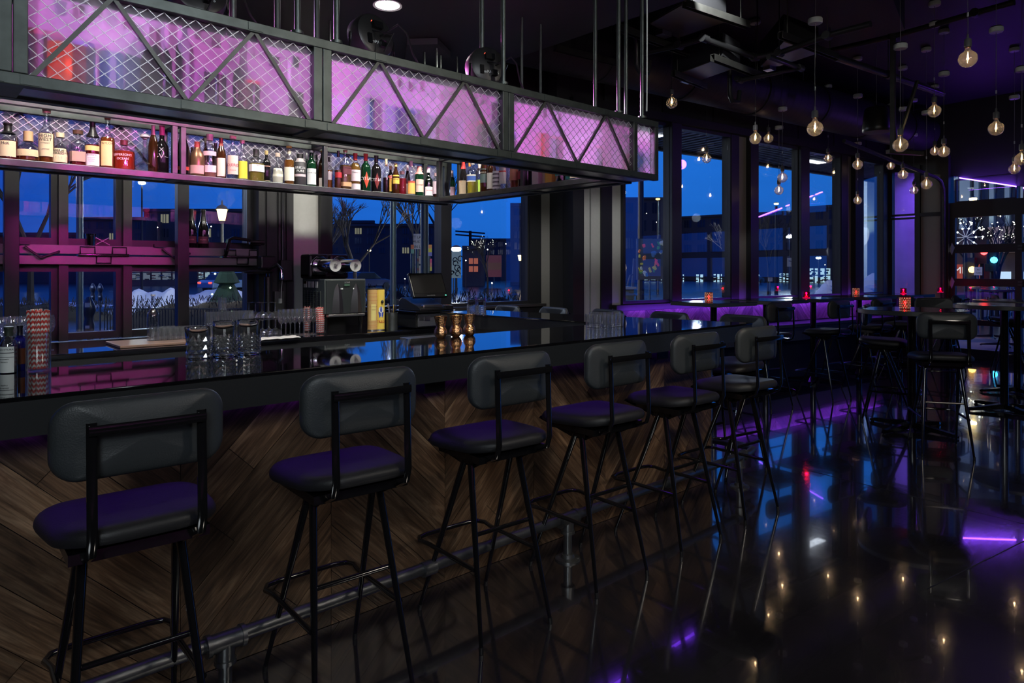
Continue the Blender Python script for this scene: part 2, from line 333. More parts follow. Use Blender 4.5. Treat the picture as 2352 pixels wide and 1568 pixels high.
# --- left folding window behind the bar (two leaves over a latched rail)
wn=1
LW0,LW1=-3.2,2.29
def leafwin(t0,t1):
    global wn
    o=window(wn,BWp,t0,t1,1.59,3.05,.05,.08,FRM); window(wn+1,BWp,t0,t1,.92,1.455,.05,.08,FRM); wn+=2
for a,b in((-3.2,-2.1),(-2.1,-1.1),(-1.1,-.1),(-.1,.875),(.875,1.275),(1.275,2.24)): leafwin(a,b)
# mullion covers, half of them catch the stage light
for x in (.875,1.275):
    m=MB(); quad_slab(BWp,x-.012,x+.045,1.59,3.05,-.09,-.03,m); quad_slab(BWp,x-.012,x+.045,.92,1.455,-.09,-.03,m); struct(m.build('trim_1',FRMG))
for u in (25,417):
    x=atY(u,5.50).x; m=MB(); m.bb((x-.04,5.45,.90),(x+.04,5.53,3.2)); struct(m.build('column_post',FRM,bevel=.003))
rail=thing('window_latch_rail',(0,5.66,1.52),'wide steel rail between upper and lower folding panes behind the bar','window rail')
m=MB(); m.bb((-3.2,5.60,1.528),(2.29,5.76,1.59)); m.build('upper_rail',FRMB,rail,bevel=.003)
m=MB(); m.bb((-3.2,5.60,1.455),(2.29,5.76,1.516)); m.build('lower_rail',FRMB,rail,bevel=.003)
for xc in (1.13,2.12):
    m=MB(); m.tube((xc-.16,5.59,1.523),(xc+.16,5.59,1.523),.011); m.build('hinge_rod',GLB,rail,True)
    for dx,zz,s in((-.10,1.53,1),(.10,1.53,1),(0,1.516,-1)):
        m=MB(); m.path([(xc+dx-.045,5.59,zz),(xc+dx-.045,5.592,zz+.05*s),(xc+dx+.045,5.592,zz+.05*s),(xc+dx+.045,5.59,zz)],.0045,6); m.build('latch_loop',GLB,rail,True)
m=MB(); m.path([(1.98,5.585,1.53),(1.98,5.55,1.57),(2.0,5.55,1.66),(2.03,5.55,1.675),(2.16,5.55,1.66),(2.19,5.55,1.63),(2.25,5.55,1.63)],.014,8); m.tube((2.16,5.55,1.645),(2.28,5.55,1.645),.02); m.build('lever_handle',PLAS,rail,True)
for xs in (.70,1.55):
    m=MB(); m.path([(xs-.04,5.57,1.575),(xs+.05,5.56,1.50),(xs+.16,5.57,1.545)],.008,6); m.box((xs-.05,5.58,1.60),(.09,.03,.02)); m.build('stay_arm',PLAS,rail,True)
def panel(name,PF,t0,t1,z0,z1,o0,o1,m,bev=0): return quad_slab(PF,t0,t1,z0,z1,o0,o1).build(name,m,bevel=bev)
# column group between left window and middle window
struct(panel('column_trim',BWp,2.24,2.54,.92,3.25,-.16,.2,BLKW))
for a in (2.30,2.40,2.47): struct(panel('trim_2',BWp,a,a+.02,.0,3.25,-.18,-.158,FRM))
gp=panel('wall_panel_grey',BWp,2.54,2.85,.0,3.25,-.05,.2,GREYL); struct(gp)
struct(panel('trim_3',BWp,2.82,2.91,0,3.25,-.10,.1,FRM))
window(wn,BWp,2.91,4.23,1.02,3.1,.05,.1,FRM); wn+=1
struct(panel('trim_4',BWp,4.17,4.29,.9,3.25,-.06,.06,FRM))
window(wn,BWp,4.26,5.45,1.02,3.1,.05,.1,FRM); wn+=1
struct(panel('trim_5',BWp,5.42,5.60,0,3.3,-.07,.08,FRM))
sl=MB(); sl.bb((2.91,5.56,1.005),(5.6,5.80,1.035)); struct(sl.build('trim_sill',FRMG,bevel=.004))
lw=MB(); lw.bb((-6,5.62,0),(2.3,5.85,.90)); lw.bb((2.3,5.62,0),(5.6,5.85,1.01)); struct(lw.build('wall_bar_low',BLKW))
uw=MB(); uw.bb((-6,5.62,3.05),(6.6,5.85,4.3)); uw.bb((-6,5.62,0),(-3.2,5.85,4.2)); struct(uw.build('wall_bar_high',BLKW))
# jog between the bar wall and the window wing: grey strips and black column
struct(panel('wall_panel_grey',BWp,5.60,5.76,0,3.4,-.05,.12,GREY))
m=MB(); m.bb((5.76,5.32,0),(6.10,5.8,4.2)); struct(m.build('column_black',BLKW))
def onW0(u,o=0):
    r=ray(u,HV); k=(o+NN.x*P0.x+NN.y*P0.y)/(NN.x*r[0]+NN.y*r[1]); return (r[0]*k-P0.x)*T.x+(r[1]*k-P0.y)*T.y
for a,b,mm in((1331,1353,GREYL),(1356,1377,GREYL),(1402,1424,GREYL)):
    ta,tb=onW0(a),onW0(b); struct(quad_slab(W,ta,tb,0 if a<1400 else .92,3.35,-.01,.08).build('wall_panel_grey',mm))
m=MB(); quad_slab(W,onW0(1306),onW0(1331),0,3.4,-.08,.1,m); quad_slab(W,onW0(1353),onW0(1356),0,3.4,.01,.08,m); quad_slab(W,onW0(1377),onW0(1402),0,3.4,-.03,.1,m); struct(m.build('column_slots',FRM))
# --- window wing (right)
WINS=[(0.0,.86),(.96,2.10),(2.60,3.72),(3.88,4.93),(5.5,6.30)]
for a,b in WINS:
    window(wn,W,a,b,1.0,3.30,.045,.10,FRM); wn+=1
struct(quad_slab(W,.82,1.0,.99,3.32,-.10,.05).build('trim_mullion',FRM,bevel=.004))
struct(quad_slab(W,3.69,3.92,.99,3.32,-.10,.05).build('trim_mullion',FRM,bevel=.004))
struct(quad_slab(W,2.07,2.24,.99,3.35,-.06,.1).build('trim_mullion',FRM)); struct(quad_slab(W,2.24,2.45,.99,3.35,-.02,.1).build('wall_panel_grey',GREY)); struct(quad_slab(W,2.45,2.63,.99,3.35,-.10,.1).build('trim_mullion',FRM))
struct(quad_slab(W,4.90,5.10,.99,3.35,-.06,.1).build('trim_mullion',FRM)); struct(quad_slab(W,5.10,5.26,.99,3.35,-.02,.1).build('wall_panel_grey',GREY)); struct(quad_slab(W,5.26,5.52,.99,3.35,-.10,.1).build('trim_mullion',FRM))
struct(quad_slab(W,6.26,6.52,.0,3.35,-.06,.1).build('trim_mullion',FRM))
m=MB(); quad_slab(W,-.14,6.5,.955,1.0,-.06,.12,m); quad_slab(W,-.14,6.5,.925,1.0,-.085,-.06,m); struct(m.build('trim_sill',FRMG,bevel=.004))
lo=MB(); quad_slab(W,-.2,6.5,0,.955,.0,.2,lo); lowr=struct(lo.build('wall_right',BLKW))
hi=MB(); quad_slab(W,-1.0,6.6,3.30,4.2,-.02,.15,hi); hiw=struct(hi.build('wall_right_high',BLKW))
for k in range(7): quad_slab(W,-.3+k*1.0,.68+k*1.0,3.42,3.80,-.05,-.02).build('panel',BLKW,hiw,bevel=.004)
bm=MB(); quad_slab(W,-.5,6.5,3.30,3.40,-.12,-.02,bm); quad_slab(W,-.5,6.5,3.83,3.90,-.18,-.02,bm); struct(bm.build('trim_beam',BLK))
# --- end wall with the sectional glass door
window(wn,EW,.08,.51,.95,2.33,.03,.08,FRM); window(wn+1,EW,.08,.51,2.36,3.18,.03,.08,FRM); wn+=2
m=MB(); quad_slab(EW,-.1,.09,0,3.3,-.04,.1,m); quad_slab(EW,.09,.55,0,.95,-.02,.1,m); quad_slab(EW,.49,.57,0,3.2,-.05,.1,m); quad_slab(EW,.55,1.0,2.33,2.39,-.05,.1,m); struct(m.build('wall_end',BLKW))
struct(quad_slab(EW,.55,.91,0,2.35,-.01,.1).build('wall_panel_grey',GREY)); struct(quad_slab(EW,.55,.91,2.37,3.03,-.01,.1).build('wall_panel_grey',GREY))
struct(quad_slab(EW,.91,1.03,0,3.3,-.10,.1).build('trim_jamb',FRM))
# raked header and upper wall
m=MB(); za=3.12;zb=2.2
def EWp(poly,o0,o1,mb):
    n=len(poly); vs=[EW(k,z,o0) for k,z in poly]+[EW(k,z,o1) for k,z in poly]
    return mb.add(vs,[tuple(range(n)),tuple(range(2*n-1,n-1,-1))]+[(i,n+i,n+(i+1)%n,(i+1)%n) for i in range(n)])
EWp([(-.2,3.20),(1.03,2.98),(1.167,2.93),(3.5,2.28),(6,2.28),(6,4.3),(-.2,4.3)],-.02,.15,m); struct(m.build('wall_end_high',BLKW))
m=MB(); EWp([(1.17,2.925),(1.945,2.71),(1.945,2.695),(1.17,2.91)],-.05,-.025,m)
led=m.build('led_tube',emis('led_purple',(.24,.06,1.0),30)); tag(led,'straight glowing purple tube raked above the glass door header','light')
m=MB(); EWp([(2.04,2.68),(3.4,2.31),(3.4,2.29),(2.04,2.66)],-.05,-.025,m); tag(m.build('led_tube',MATS['led_purple']),'glowing purple tube at the edge of the frame beyond the door post','light')
gd=thing('sectional_glass_door',EW(2.0,0),'black framed roll-up door with rows of wide glass panes','door')
m=MB(); quad_slab(EW,1.03,6,2.275,2.52,-.04,.05,m); m.build('header_rail',FRM,gd)
rows=[(1.835,2.255),(1.285,1.70),(.63,1.165),(.16,.54)]
m=MB(); quad_slab(EW,1.03,6,1.70,1.835,-.03,.03,m); m.build('section_rail',FRM,gd,bevel=.003)
m=MB(); quad_slab(EW,1.03,6,1.165,1.285,-.03,.03,m); m.build('section_rail',FRM,gd,bevel=.003)
m=MB(); quad_slab(EW,1.03,6,.54,.63,-.03,.03,m); m.build('section_rail',FRM,gd,bevel=.003)
m=MB(); quad_slab(EW,1.03,6,0,.16,-.04,.04,m); m.build('bottom_rail',FRM,gd,bevel=.003)
cols=[(1.10,1.93),(2.02,2.85),(2.94,3.8),(3.9,4.8),(4.9,5.9)]
for i,k0 in enumerate((1.03,1.93,2.85,3.8,4.8,5.9)):
    m=MB(); quad_slab(EW,k0,k0+(.07 if i==0 else .09),.16,2.275,-.035,.035,m); m.build('door_stile',FRM,gd)
for a,b in cols:
    for z0,z1 in rows:
        quad_slab(EW,a-.01,b+.01,z0-.03,z1+.03,-.004,.004).build('glass_pane',PANE,gd)
for z in (1.77,1.22):
    m=MB(); m.add([EW(1.06,z+.10,-.05),EW(1.10,z+.02,-.05),EW(1.06,z-.10,-.05),EW(1.02,z-.02,-.05),EW(1.06,z+.10,-.03),EW(1.10,z+.02,-.03),EW(1.06,z-.10,-.03),EW(1.02,z-.02,-.03)],[(0,1,2,3),(7,6,5,4),(0,4,5,1),(1,5,6,2),(2,6,7,3),(3,7,4,0)]); m.build('roller_hinge',ALU,gd)
    m=MB(); quad_slab(EW,1.97,2.03,z-.035,z-.01,-.05,-.03,m); quad_slab(EW,1.97,2.03,z+.01,z+.035,-.05,-.03,m); m.build('centre_hinge',STEEL,gd)
# upper transom lights beside the header
window(wn,EW,1.10,1.95,2.52,2.9,.02,.05,FRM); window(wn+1,EW,2.03,2.8,2.52,2.72,.02,.05,FRM); wn+=2
tr=MB(); pts=[EW(.98,0,-.14),EW(.98,2.55,-.14),EW(.98,2.75,-.16),EW(.98,2.87,-.26),EW(.98,2.92,-.42),EW(.98,2.98,-1.1),EW(.98,3.2,-3.2)]
tr.path(pts,.028,8); o=tr.build('door_track',STEEL,None,True); tag(o,'bent steel track rising beside the glass door and curving into the ceiling','track')
# open far right side of room
m=MB(); m.bb((12.0,-6,0),(12.2,-2.2,4.2)); struct(m.build('wall_far',BLK))
# --- diagonal planks
def clip(poly,f):
    out=[]
    for i in range(len(poly)):
        a,b=poly[i],poly[(i+1)%len(poly)]; fa,fb=f(a),f(b)
        if fa>=0: out.append(a)
        if (fa>=0)!=(fb>=0): t=fa/(fa-fb); out.append((a[0]+t*(b[0]-a[0]),a[1]+t*(b[1]-a[1])))
    return out
def chevron(parent,PF,dirv,nrm,x0,x1,z0,z1,right,mat_,pw=.145,thick=.014,ph=0,splits=True):
    """planks at 45 degrees filling one bay; dirv = along wall, nrm = towards the room"""
    s=1 if right else -1
    ax=Vector((s*.7071,.7071)); ay=Vector((-s*.7071*1,.7071)) if right else Vector((.7071,.7071))
    ax=Vector((.7071*s,.7071)); ay=Vector((-ax.y,ax.x))
    rect=[(x0,z0),(x1,z0),(x1,z1),(x0,z1)]
    vals=[p[0]*ay.x+p[1]*ay.y for p in rect]; lo=min(vals); hi_=max(vals)
    k=math.floor((lo-ph)/pw)
    while k*pw+ph<hi_:
        a=k*pw+ph; g=.0012
        poly=clip(rect,lambda p:p[0]*ay.x+p[1]*ay.y-a-g); poly=clip(poly,lambda p:a+pw-g-(p[0]*ay.x+p[1]*ay.y)) if len(poly)>2 else []
        k+=1
        if len(poly)<3: continue
        parts=[poly]
        if splits and R.random()<.45:
            us=[p[0]*ax.x+p[1]*ax.y for p in poly]; c=R.uniform(min(us)+.15,max(us)-.15) if max(us)-min(us)>.5 else None
            if c: parts=[clip(poly,lambda p:c-.001-(p[0]*ax.x+p[1]*ax.y)),clip(poly,lambda p:(p[0]*ax.x+p[1]*ax.y)-c-.001)]
        for pl in parts:
            if len(pl)<3: continue
            cxx=sum(p[0] for p in pl)/len(pl); cz=sum(p[1] for p in pl)/len(pl)
            loc=[( (p[0]-cxx)*ax.x+(p[1]-cz)*ax.y, (p[0]-cxx)*ay.x+(p[1]-cz)*ay.y) for p in pl]
            th=thick+R.uniform(-.0015,.0015)
            mb=MB(); mb.prism(loc,0,th); o=mb.build('plank',mat_,None)
            X=dirv*ax.x+Vector((0,0,1))*ax.y; Y=dirv*ay.x+Vector((0,0,1))*ay.y; Z=nrm
            Mx=Matrix((X,Y,Z)).transposed().to_4x4(); Mx.translation=PF(cxx,cz)
            o.parent=parent; o.matrix_local=Matrix.Translation(-parent.location)@Mx
chev=0
for k in range(12):
    chevron(lowr,lambda t,z:W(t,z,-.0),T,-NN,-.13+k*.55,-.13+(k+1)*.55-.002,.66,.95,k%2==0,WOODW,.11,.016,k*.03,False)
ls=MB(); quad_slab(W,0,6.3,.940,.950,-.05,-.035,ls); ls.build('led_strip',emis('led_sill',(.22,.04,1.0),15),lowr)
le=MB(); quad_slab(W,0.6,6.3,.60,.645,-.36,0,le); quad_slab(W,.6,6.3,.40,.60,-.32,-.30,le); o=le.build('window_ledge',[FRMG],None,False,bevel=.004); tag(o,'long low dark ledge running along the planked wall under the windows','ledge')
# ------------------------------------------------------------------ the bar
ZB=1.067
bar=thing('bar_counter',(2,2.6,0),'long black glossy bar counter with diagonal planked front','bar counter')
out=[(-3.0,2.28),(4.21,2.265),(3.848,4.64)]; inn=[(3.40,4.64),(3.47,2.90),(-3.0,2.90)]
top=MB(); top.prism(out+inn,ZB-.012,ZB); top.build('counter_top',CTOP,bar,bevel=.003)
ap=MB(); out2=[(-3.0,2.283),(4.207,2.268),(3.845,4.637)]; ap.prism(out2+[(3.403,4.637),(3.473,2.897),(-3.0,2.897)],ZB-.112,ZB-.0125); ap.build('counter_apron',FASC,bar)
core=MB(); core.prism([(-3.0,2.512),(4.06,2.508),(3.62,4.62),(3.42,4.62),(3.50,2.80),(-3,2.80)],0,ZB-.113); core.build('bar_core',BLK,bar)
led=MB(); led.bb((-3.0,2.478,.938),(4.0,2.490,.950)); led.build('led_strip',emis('led_under',(.20,.04,1.0),3.8),bar)
led=MB(); led.bar((4.10,2.6,.944),(3.78,4.6,.944),.012,.012); led.build('led_strip',MATS['led_under'],bar)
for k in range(-6,7):
    x0=.1725+.5625*k; x1=x0+.5625
    if x1>4.09: x1=4.085
    chevron(bar,lambda t,z:Vector((t,2.511,z)),Vector((1,0,0)),Vector((0,-1,0)),x0+.001,x1-.001,.002,.950,k%2!=0,WOODB,.128,.014,k*.04)
trm=MB(); trm.bb((4.083,2.494,.0),(4.095,2.512,.95)); trm.build('corner_trim',ALU,bar)
for u in (981,1504,1200):
    x=atY(u,2.46).x; m=MB(); m.bb((x-.055,2.40,.885),(x+.055,2.47,.955)); m.build('outlet_box',PLAS,bar,bevel=.004)
rl=MB(); rl.bb((-3,2.897,1.03),(3.3,2.915,1.055)); rl.build('drip_rail',ALU,bar)
# foot rail
fr=thing('foot_rail',(2.4,2.29,0),'iron pipe foot rail on flanged posts along the foot of the bar','foot rail')
m=MB(); m.path([(-3,2.285,.20),(4.22,2.30,.20),(4.33,2.33,.20),(4.37,2.44,.20),(4.10,4.9,.20)],.024,12); m.build('rail_pipe',PIPE,fr,True)
for x,y in((-.82,2.285),(.81,2.285),(2.45,2.288),(4.10,2.298),(4.28,3.2)):
    m=MB(); m.tube((x,y,.012),(x,y,.165),.021,n=14); m.build('post',PIPE,fr,True)
    m=MB(); m.lathe([(.062,.0),(.062,.008),(.034,.012),(.030,.028),(.022,.030)],20,(x,y,0)); 
    for a in range(4): m.lathe([(.007,.008),(.007,.013),(.0,.014)],8,(x+.048*math.cos(a*PI/2+.6),y+.048*math.sin(a*PI/2+.6),0))
    m.build('flange',PIPE,fr,True)
    m=MB(); m.tube((x-.055,y,.20),(x+.055,y,.20),.031,n=14); m.tube((x-.062,y,.20),(x-.048,y,.20),.036,n=14); m.tube((x+.048,y,.20),(x+.062,y,.20),.036,n=14); m.tube((x,y,.13),(x,y,.2),.030,n=14); m.tube((x,y,.128),(x,y,.142),.035,n=14); m.build('tee_fitting',PIPE,fr,True)
for x in (1.62,3.3):
    m=MB(); m.tube((x-.03,2.287,.20),(x+.03,2.287,.20),.030,n=14); m.build('coupling',PIPE,fr,True)
# back counter
bc=thing('back_counter',(1,5.2,0),'lower black work counter running under the windows behind the bar','counter')
m=MB(); m.bb((-3,4.82,.874),(3.86,5.62,.914)); m.build('counter_top',CTOP,bc,bevel=.003)
m=MB(); m.bb((-3,4.86,.0),(3.82,5.60,.874)); m.build('cabinet_body',BLK,bc)
m=MB(); m.bb((-3,4.815,.79),(3.84,4.858,.873)); m.build('front_apron',FASC,bc)
# underbar sink run
ub=thing('underbar_sink',(2.4,3.2,0),'stainless steel underbar sink tucked behind the black counter','sink')
m=MB(); m.bb((-2.5,2.93,.0),(3.2,3.35,.72)); m.build('cabinet_body',BLK,ub)
m=MB(); m.bb((-2.5,2.93,.72),(3.35,3.36,.75)); m.bb((3.05,3.36,.70),(3.38,4.58,.86)); m.bb((2.98,3.2,.86),(3.40,4.60,.885)); m.build('sink_top',ALU,ub,bevel=.006)
# ------------------------------------------------------------------ overhead rack
ZR0,ZR1=1.985,2.36; tb=.038
rack=thing('overhead_bottle_rack',(2,3.7,2),'suspended steel truss rack with pink lit mesh panels above the bar','bottle rack')
def rb(name,p,q,w_=tb,m=STEEL,h=None):
    mb=MB(); mb.bar(p,q,w_,h or w_); return mb.build(name,m,rack,bevel=.0025)
hz=tb/2; zt=ZR1-hz; zb_=ZR0+hz
XP=[-1.79,-.757,.276,1.308,2.332,3.366]
FY0,FY1=2.59+hz,2.84-hz; BY0,BY1=4.60+hz,4.85-hz; EX0,EX1=3.366+hz,3.62-hz; XL=-2.8
for z in (zt,zb_):
    for y in (FY0,FY1,BY0,BY1): rb('rail',(XL,y,z),(EX1+hz,y,z))
    for x in (EX0,EX1): rb('rail',(x,FY1+hz,z),(x,BY0-hz,z))
for x in XP[:-1]:
    for y in (FY0,FY1): rb('post',(x-hz,y,ZR0+tb),(x-hz,y,ZR1-tb)); rb('post',(x+hz+.003,y,ZR0+tb),(x+hz+.003,y,ZR1-tb))
    for z in (zt,zb_): rb('cross_rail',(x,FY0+hz,z),(x,FY1-hz,z),.07,STEELD,.034)
for y in (FY0,FY1,BY0,BY1):
    for x in (EX0,EX1): rb('post',(x,y,ZR0+tb),(x,y,ZR1-tb))
BX=[-.757,.30,1.343,2.37]
for x in BX:
    for y in (BY0,BY1): rb('post',(x-.02,y,ZR0+tb),(x-.02,y,ZR1-tb),.032)
    for z in (zt,zb_): rb('cross_rail',(x,BY0+hz,z),(x,BY1-hz,z),.06,STEELD,.034)
for x in (1.343,): rb('post',(x+.03,BY0,ZR0+tb),(x+.03,BY0,ZR1-tb),.032)
for y in (3.6,): 
    for x in (EX0,EX1): rb('post',(x,y,ZR0+tb),(x,y,ZR1-tb),.032)
    for z in (zt,zb_): rb('cross_rail',(EX0+hz,y,z),(EX1-hz,y,z),.06,STEELD,.034)
def wmesh(PF,a0,a1,z0,z1,px=.052,pz=.0235,name='wire_mesh'):
    """expanded metal: zigzag strands as flat strips meeting at the knuckles"""
    m=MB(); nx=int(round((a1-a0)/px)); px=(a1-a0)/nx; nz=int(round((z1-z0)/pz)); pz=(z1-z0)/nz; th=.0017
    for j in range(nz):
        for i in range(nx*2):
            x0=a0+i*px/2; x1=x0+px/2
            zl=z0+j*pz; 
            for s in (0,1):
                up=(i+s)%2==0
                za=zl if up else zl+pz; zc=zl+pz if up else zl
                if s==1: za,zc=(zl+pz,zl) if (i%2==0) else (zl,zl+pz)
                else: za,zc=(zl,zl+pz) if (i%2==0) else (zl+pz,zl)
                vs=[PF(x0,za-th,0),PF(x1,zc-th,0),PF(x1,zc+th,0),PF(x0,za+th,0)]
                if (j%2==0)==(s==0): m.add(vs,[(0,1,2,3)])
    o=m.build(name,WIRE,rack,kind='stuff'); o.modifiers.new('thick','SOLIDIFY').thickness=.0018; return o
def face(PF,t0,t1,inside,frost=True):
    z0,z1=ZR0+tb,ZR1-tb
    wmesh(lambda t,z,o:PF(t,z,.0),t0,t1,z0,z1)
    if frost:
        m=MB(); quad_slab(PF,t0,t1,z0,z1,inside,inside+(.003 if inside>0 else -.003),m); m.build('frosted_panel',FROST,rack)
def brace(PF,t0,t1,o=0):
    z0,z1=ZR0+tb*.8,ZR1-tb*.8; q=(t1-t0)/4; pts=[(t0+.01,z0),(t0+q,z1),(t0+2*q,z0),(t0+3*q,z1),(t1-.01,z0)]
    for a,b in zip(pts,pts[1:]):
        mb=MB(); mb.bar(PF(a[0],a[1],o),PF(b[0],b[1],o),.014,.014); mb.build('brace',STEELD,rack)
    for p in pts:
        mb=MB(); zc=p[1]+(-.012 if p[1]==z1 else .012)*-1; quad_slab(PF,p[0]-.028,p[0]+.028,zc-.015,zc+.015,-.0155,-.0195) ; mb=quad_slab(PF,p[0]-.028,p[0]+.028,zc-.014,zc+.014,-.022,-.0165); mb.build('gusset_plate',STEEL,rack)
Ff=lambda t,z,o=0:Vector((t,FY0+o,z)); Fb=lambda t,z,o=0:Vector((t,BY1-o*1,z)); Fe=lambda t,z,o=0:Vector((EX1-o,t,z))
for a,b in zip(XP[1:-1],XP[2:]):
    face(Ff,a+tb+.003,b-tb-(0 if b<3.3 else -tb+.0),.012)
    brace(Ff,a+tb,b-tb if b<3.3 else b,-.004)
wmesh(lambda t,z,o:Ff(t,z,0),3.41,3.58,ZR0+tb,ZR1-tb); m=MB(); quad_slab(Ff,3.41,3.58,ZR0+tb,ZR1-tb,.012,.015,m); m.build('frosted_panel',FROST,rack)
for a,b in zip([-.757,.30,1.343,2.37],[.30,1.343,2.37,3.58]):
    face(lambda t,z,o=0:Vector((t,BY1+o,z)),a,b-.03,-.010 if False else .012)
    brace(lambda t,z,o=0:Vector((t,BY1+.03+o*0,z)),a,b-.03)
for a,b in ((2.84,3.58),(3.62,4.60)):
    face(lambda t,z,o=0:Vector((EX1+o,t,z)),a,b,.012); brace(lambda t,z,o=0:Vector((EX1+.03,t,z)),a,b)
for x0,x1,y0,y1 in ((XL,3.36,2.60,2.83),(XL,3.36,4.61,4.84),(3.37,3.61,2.60,4.84)):
    m=MB(); m.bb((x0,y0,ZR0+.008),(x1,y1,ZR0+.036)); m.build('shelf_plate',SHEET,rack)
def rod(u,v,y=None,x=None,r=.0127,ztop=3.25,z0=ZR1):
    p=atY(u,y) if y else atX(u,x)
    if ztop>3.3 and p.x<4.0: ztop=3.25
    m=MB(); m.tube((p.x,p.y,z0),(p.x,p.y,ztop),r,n=10); m.tube((p.x,p.y,z0),(p.x,p.y,z0+.012),r*2.0,n=10); m.build('hanger_pipe',STEEL,rack,True)
for u,y in ((637,FY1),(683,FY0),(728,FY1),(773,FY0),(1107,FY1),(1156,FY0),(1367,FY1),(1421,FY0),(1438,FY1),(1475,2.60),(535,FY1)): rod(u,0,y=y)
for u,y in ((730,4.53),(758,4.62),(975,4.62),(1003,4.47)): rod(u,0,y=y,r=.010)
for u,x in ((1012,3.38),(1050,3.60),(1199,3.39),(1242,3.59)): rod(u,0,x=x,r=.010)
m=MB(); p=atY(1478,2.585); m.path([(p.x+.012,p.y-.015,ZR1+.04),(p.x+.008,p.y-.02,2.6),(p.x+.012,p.y-.018,2.9),(p.x+.01,p.y-.018,3.25)],.005,6); m.build('white_cable',WHT,rack,True)['label']='white cable strapped to the end pipe'
# stage lights on top
def par(u,v,y,zc,aim,lab,col=MAG,power=60,ang=42):
    p=atY(u,y,v); p.z=zc
    o=thing('stage_light',p,lab,'stage light','flat stage lights on top of the rack')
    d=(Vector(aim)-p).normalized(); q=d.to_track_quat('Z','Y').to_matrix().to_4x4(); 
    m=MB(); m.lathe([(.085,-.035),(.098,-.028),(.105,-.01),(.105,.045),(.098,.05)],28); m.xform(q); m.build('housing',PLAS,o,True,False)
    m=MB(); m.lathe([(.092,.046),(.092,.049)],28); m.xform(q); m.build('lens',emis('par_lens',(1,.04,.6),6),o,False,False)
    
    for cc_,dd_ in (((-.03,-.045,-.04),(.045,.02,.008)),((.04,0,-.045),(.03,.05,.02)),((-.045,.02,-.045),(.03,.03,.02))):
        m=MB(); m.box(cc_,dd_); m.xform(q@Matrix.Rotation(PI/2,4,'Z')); m.build('rear_socket',GLB,o,False,False)
    tt=text_mb('SlimPAR 56',.022); tt.xform(q@Matrix.Translation((0,-.045,-.0358))@Matrix.Rotation(PI,4,'Y')); tt.build('lettering',WHT,o,False,False)
    tt=text_mb('4   1',.02); tt.xform(q@Matrix.Translation((0.01,.05,-.0358))@Matrix.Rotation(PI,4,'Y')); tt.build('display_digits',emis('red_digits',(1,.1,.05),2),o,False,False)
    m=MB(); m.path([(-.11,0,0),(-.115,0,-.08),(-.05,0,-.105),(.05,0,-.105),(.115,0,-.08),(.11,0,0)],.006,6); m.build('yoke',GLB,o,True,False)
    m=MB(); m.path([(.02,-.03,0.0),(.06,-.12,.04),(.12,-.10,.02),(.18,-.06,-.05),(.24,-.04,-.105)],.005,6); m.path([(-.02,-.03,.02),(.03,-.13,-.01),(0,-.10,-.09)],.004,6); m.build('cable',PLAS,o,True,False)
    spot('stage_beam',p+d*.07,aim,power,col,ang,.35,.05)
par(855,110,2.72,2.47,(1.38,4.75,2.12),'stage light above the second rack bay, tilted towards the bottles',MAG,75,30)
par(1118,165,2.72,2.47,(2.9,4.8,2.2),'stage light near the third rack bay, half hidden by a hanger pipe',MAG,40,34)
par(455,0,2.75,2.47,(1.05,5.6,1.53),'black stage light cropped by the top edge above the first rack bay',MAG,85,21)
par(60,-90,2.75,2.47,(.5,4.8,2.2),'stage light outside the upper frame edge over the rack end',MAG,30,30)
spot('ceiling_wash',(1.7,2.9,2.6),(2.0,3.3,3.25),14,MAG,110,.8,.05)
spot('ceiling_wash',(.5,2.9,2.6),(.7,3.6,3.25),12,MAG,110,.8,.05)
# ------------------------------------------------------------------ bottles
def pmat(c,r=.5,n=None): return mat(n or 'col_%02x%02x%02x_%d'%(int(c[0]*255),int(c[1]*255),int(c[2]*255),int(r*10)),c,r)
LIQ={}
def liq(c):
    k='liquid_%.2f%.2f%.2f'%c
    if k in MATS: return MATS[k]
    m=bpy.data.materials.new(k); m.use_nodes=True; nt=m.node_tree; b=nt.nodes['Principled BSDF']; b.inputs['Base Color'].default_value=(*[x*.6 for x in c],1); b.inputs['Roughness'].default_value=.15
    t=N(nt,'ShaderNodeBsdfTransparent',i={0:(*[min(1,x*1.1) for x in c],1)}); mx=N(nt,'ShaderNodeMixShader',i={0:.45}); L(nt,t.outputs[0],mx.inputs[1]); L(nt,b.outputs[0],mx.inputs[2]); L(nt,mx.outputs[0],nt.nodes['Material Output'].inputs[0]); MATS[k]=m; return m
GL={'clear':thin('bottle_clear',(.93,.94,.95),.04,.10,.7),'green':thin('bottle_green',(.03,.22,.10),.05,.12,.6),'dgreen':mat('bottle_dark_green',(.004,.03,.012),.08,0,.6),
    'black':mat('bottle_black',(.008,.007,.008),.1,0,.6),'brown':mat('bottle_brown',(.035,.012,.004),.09,0,.6),'blue':mat('bottle_blue',(.01,.01,.12),.08,0,.6),'gold':mat('bottle_bronze',(.22,.12,.07),.3,.7),'matt':mat('bottle_matt_black',(.03,.03,.033),.45)}
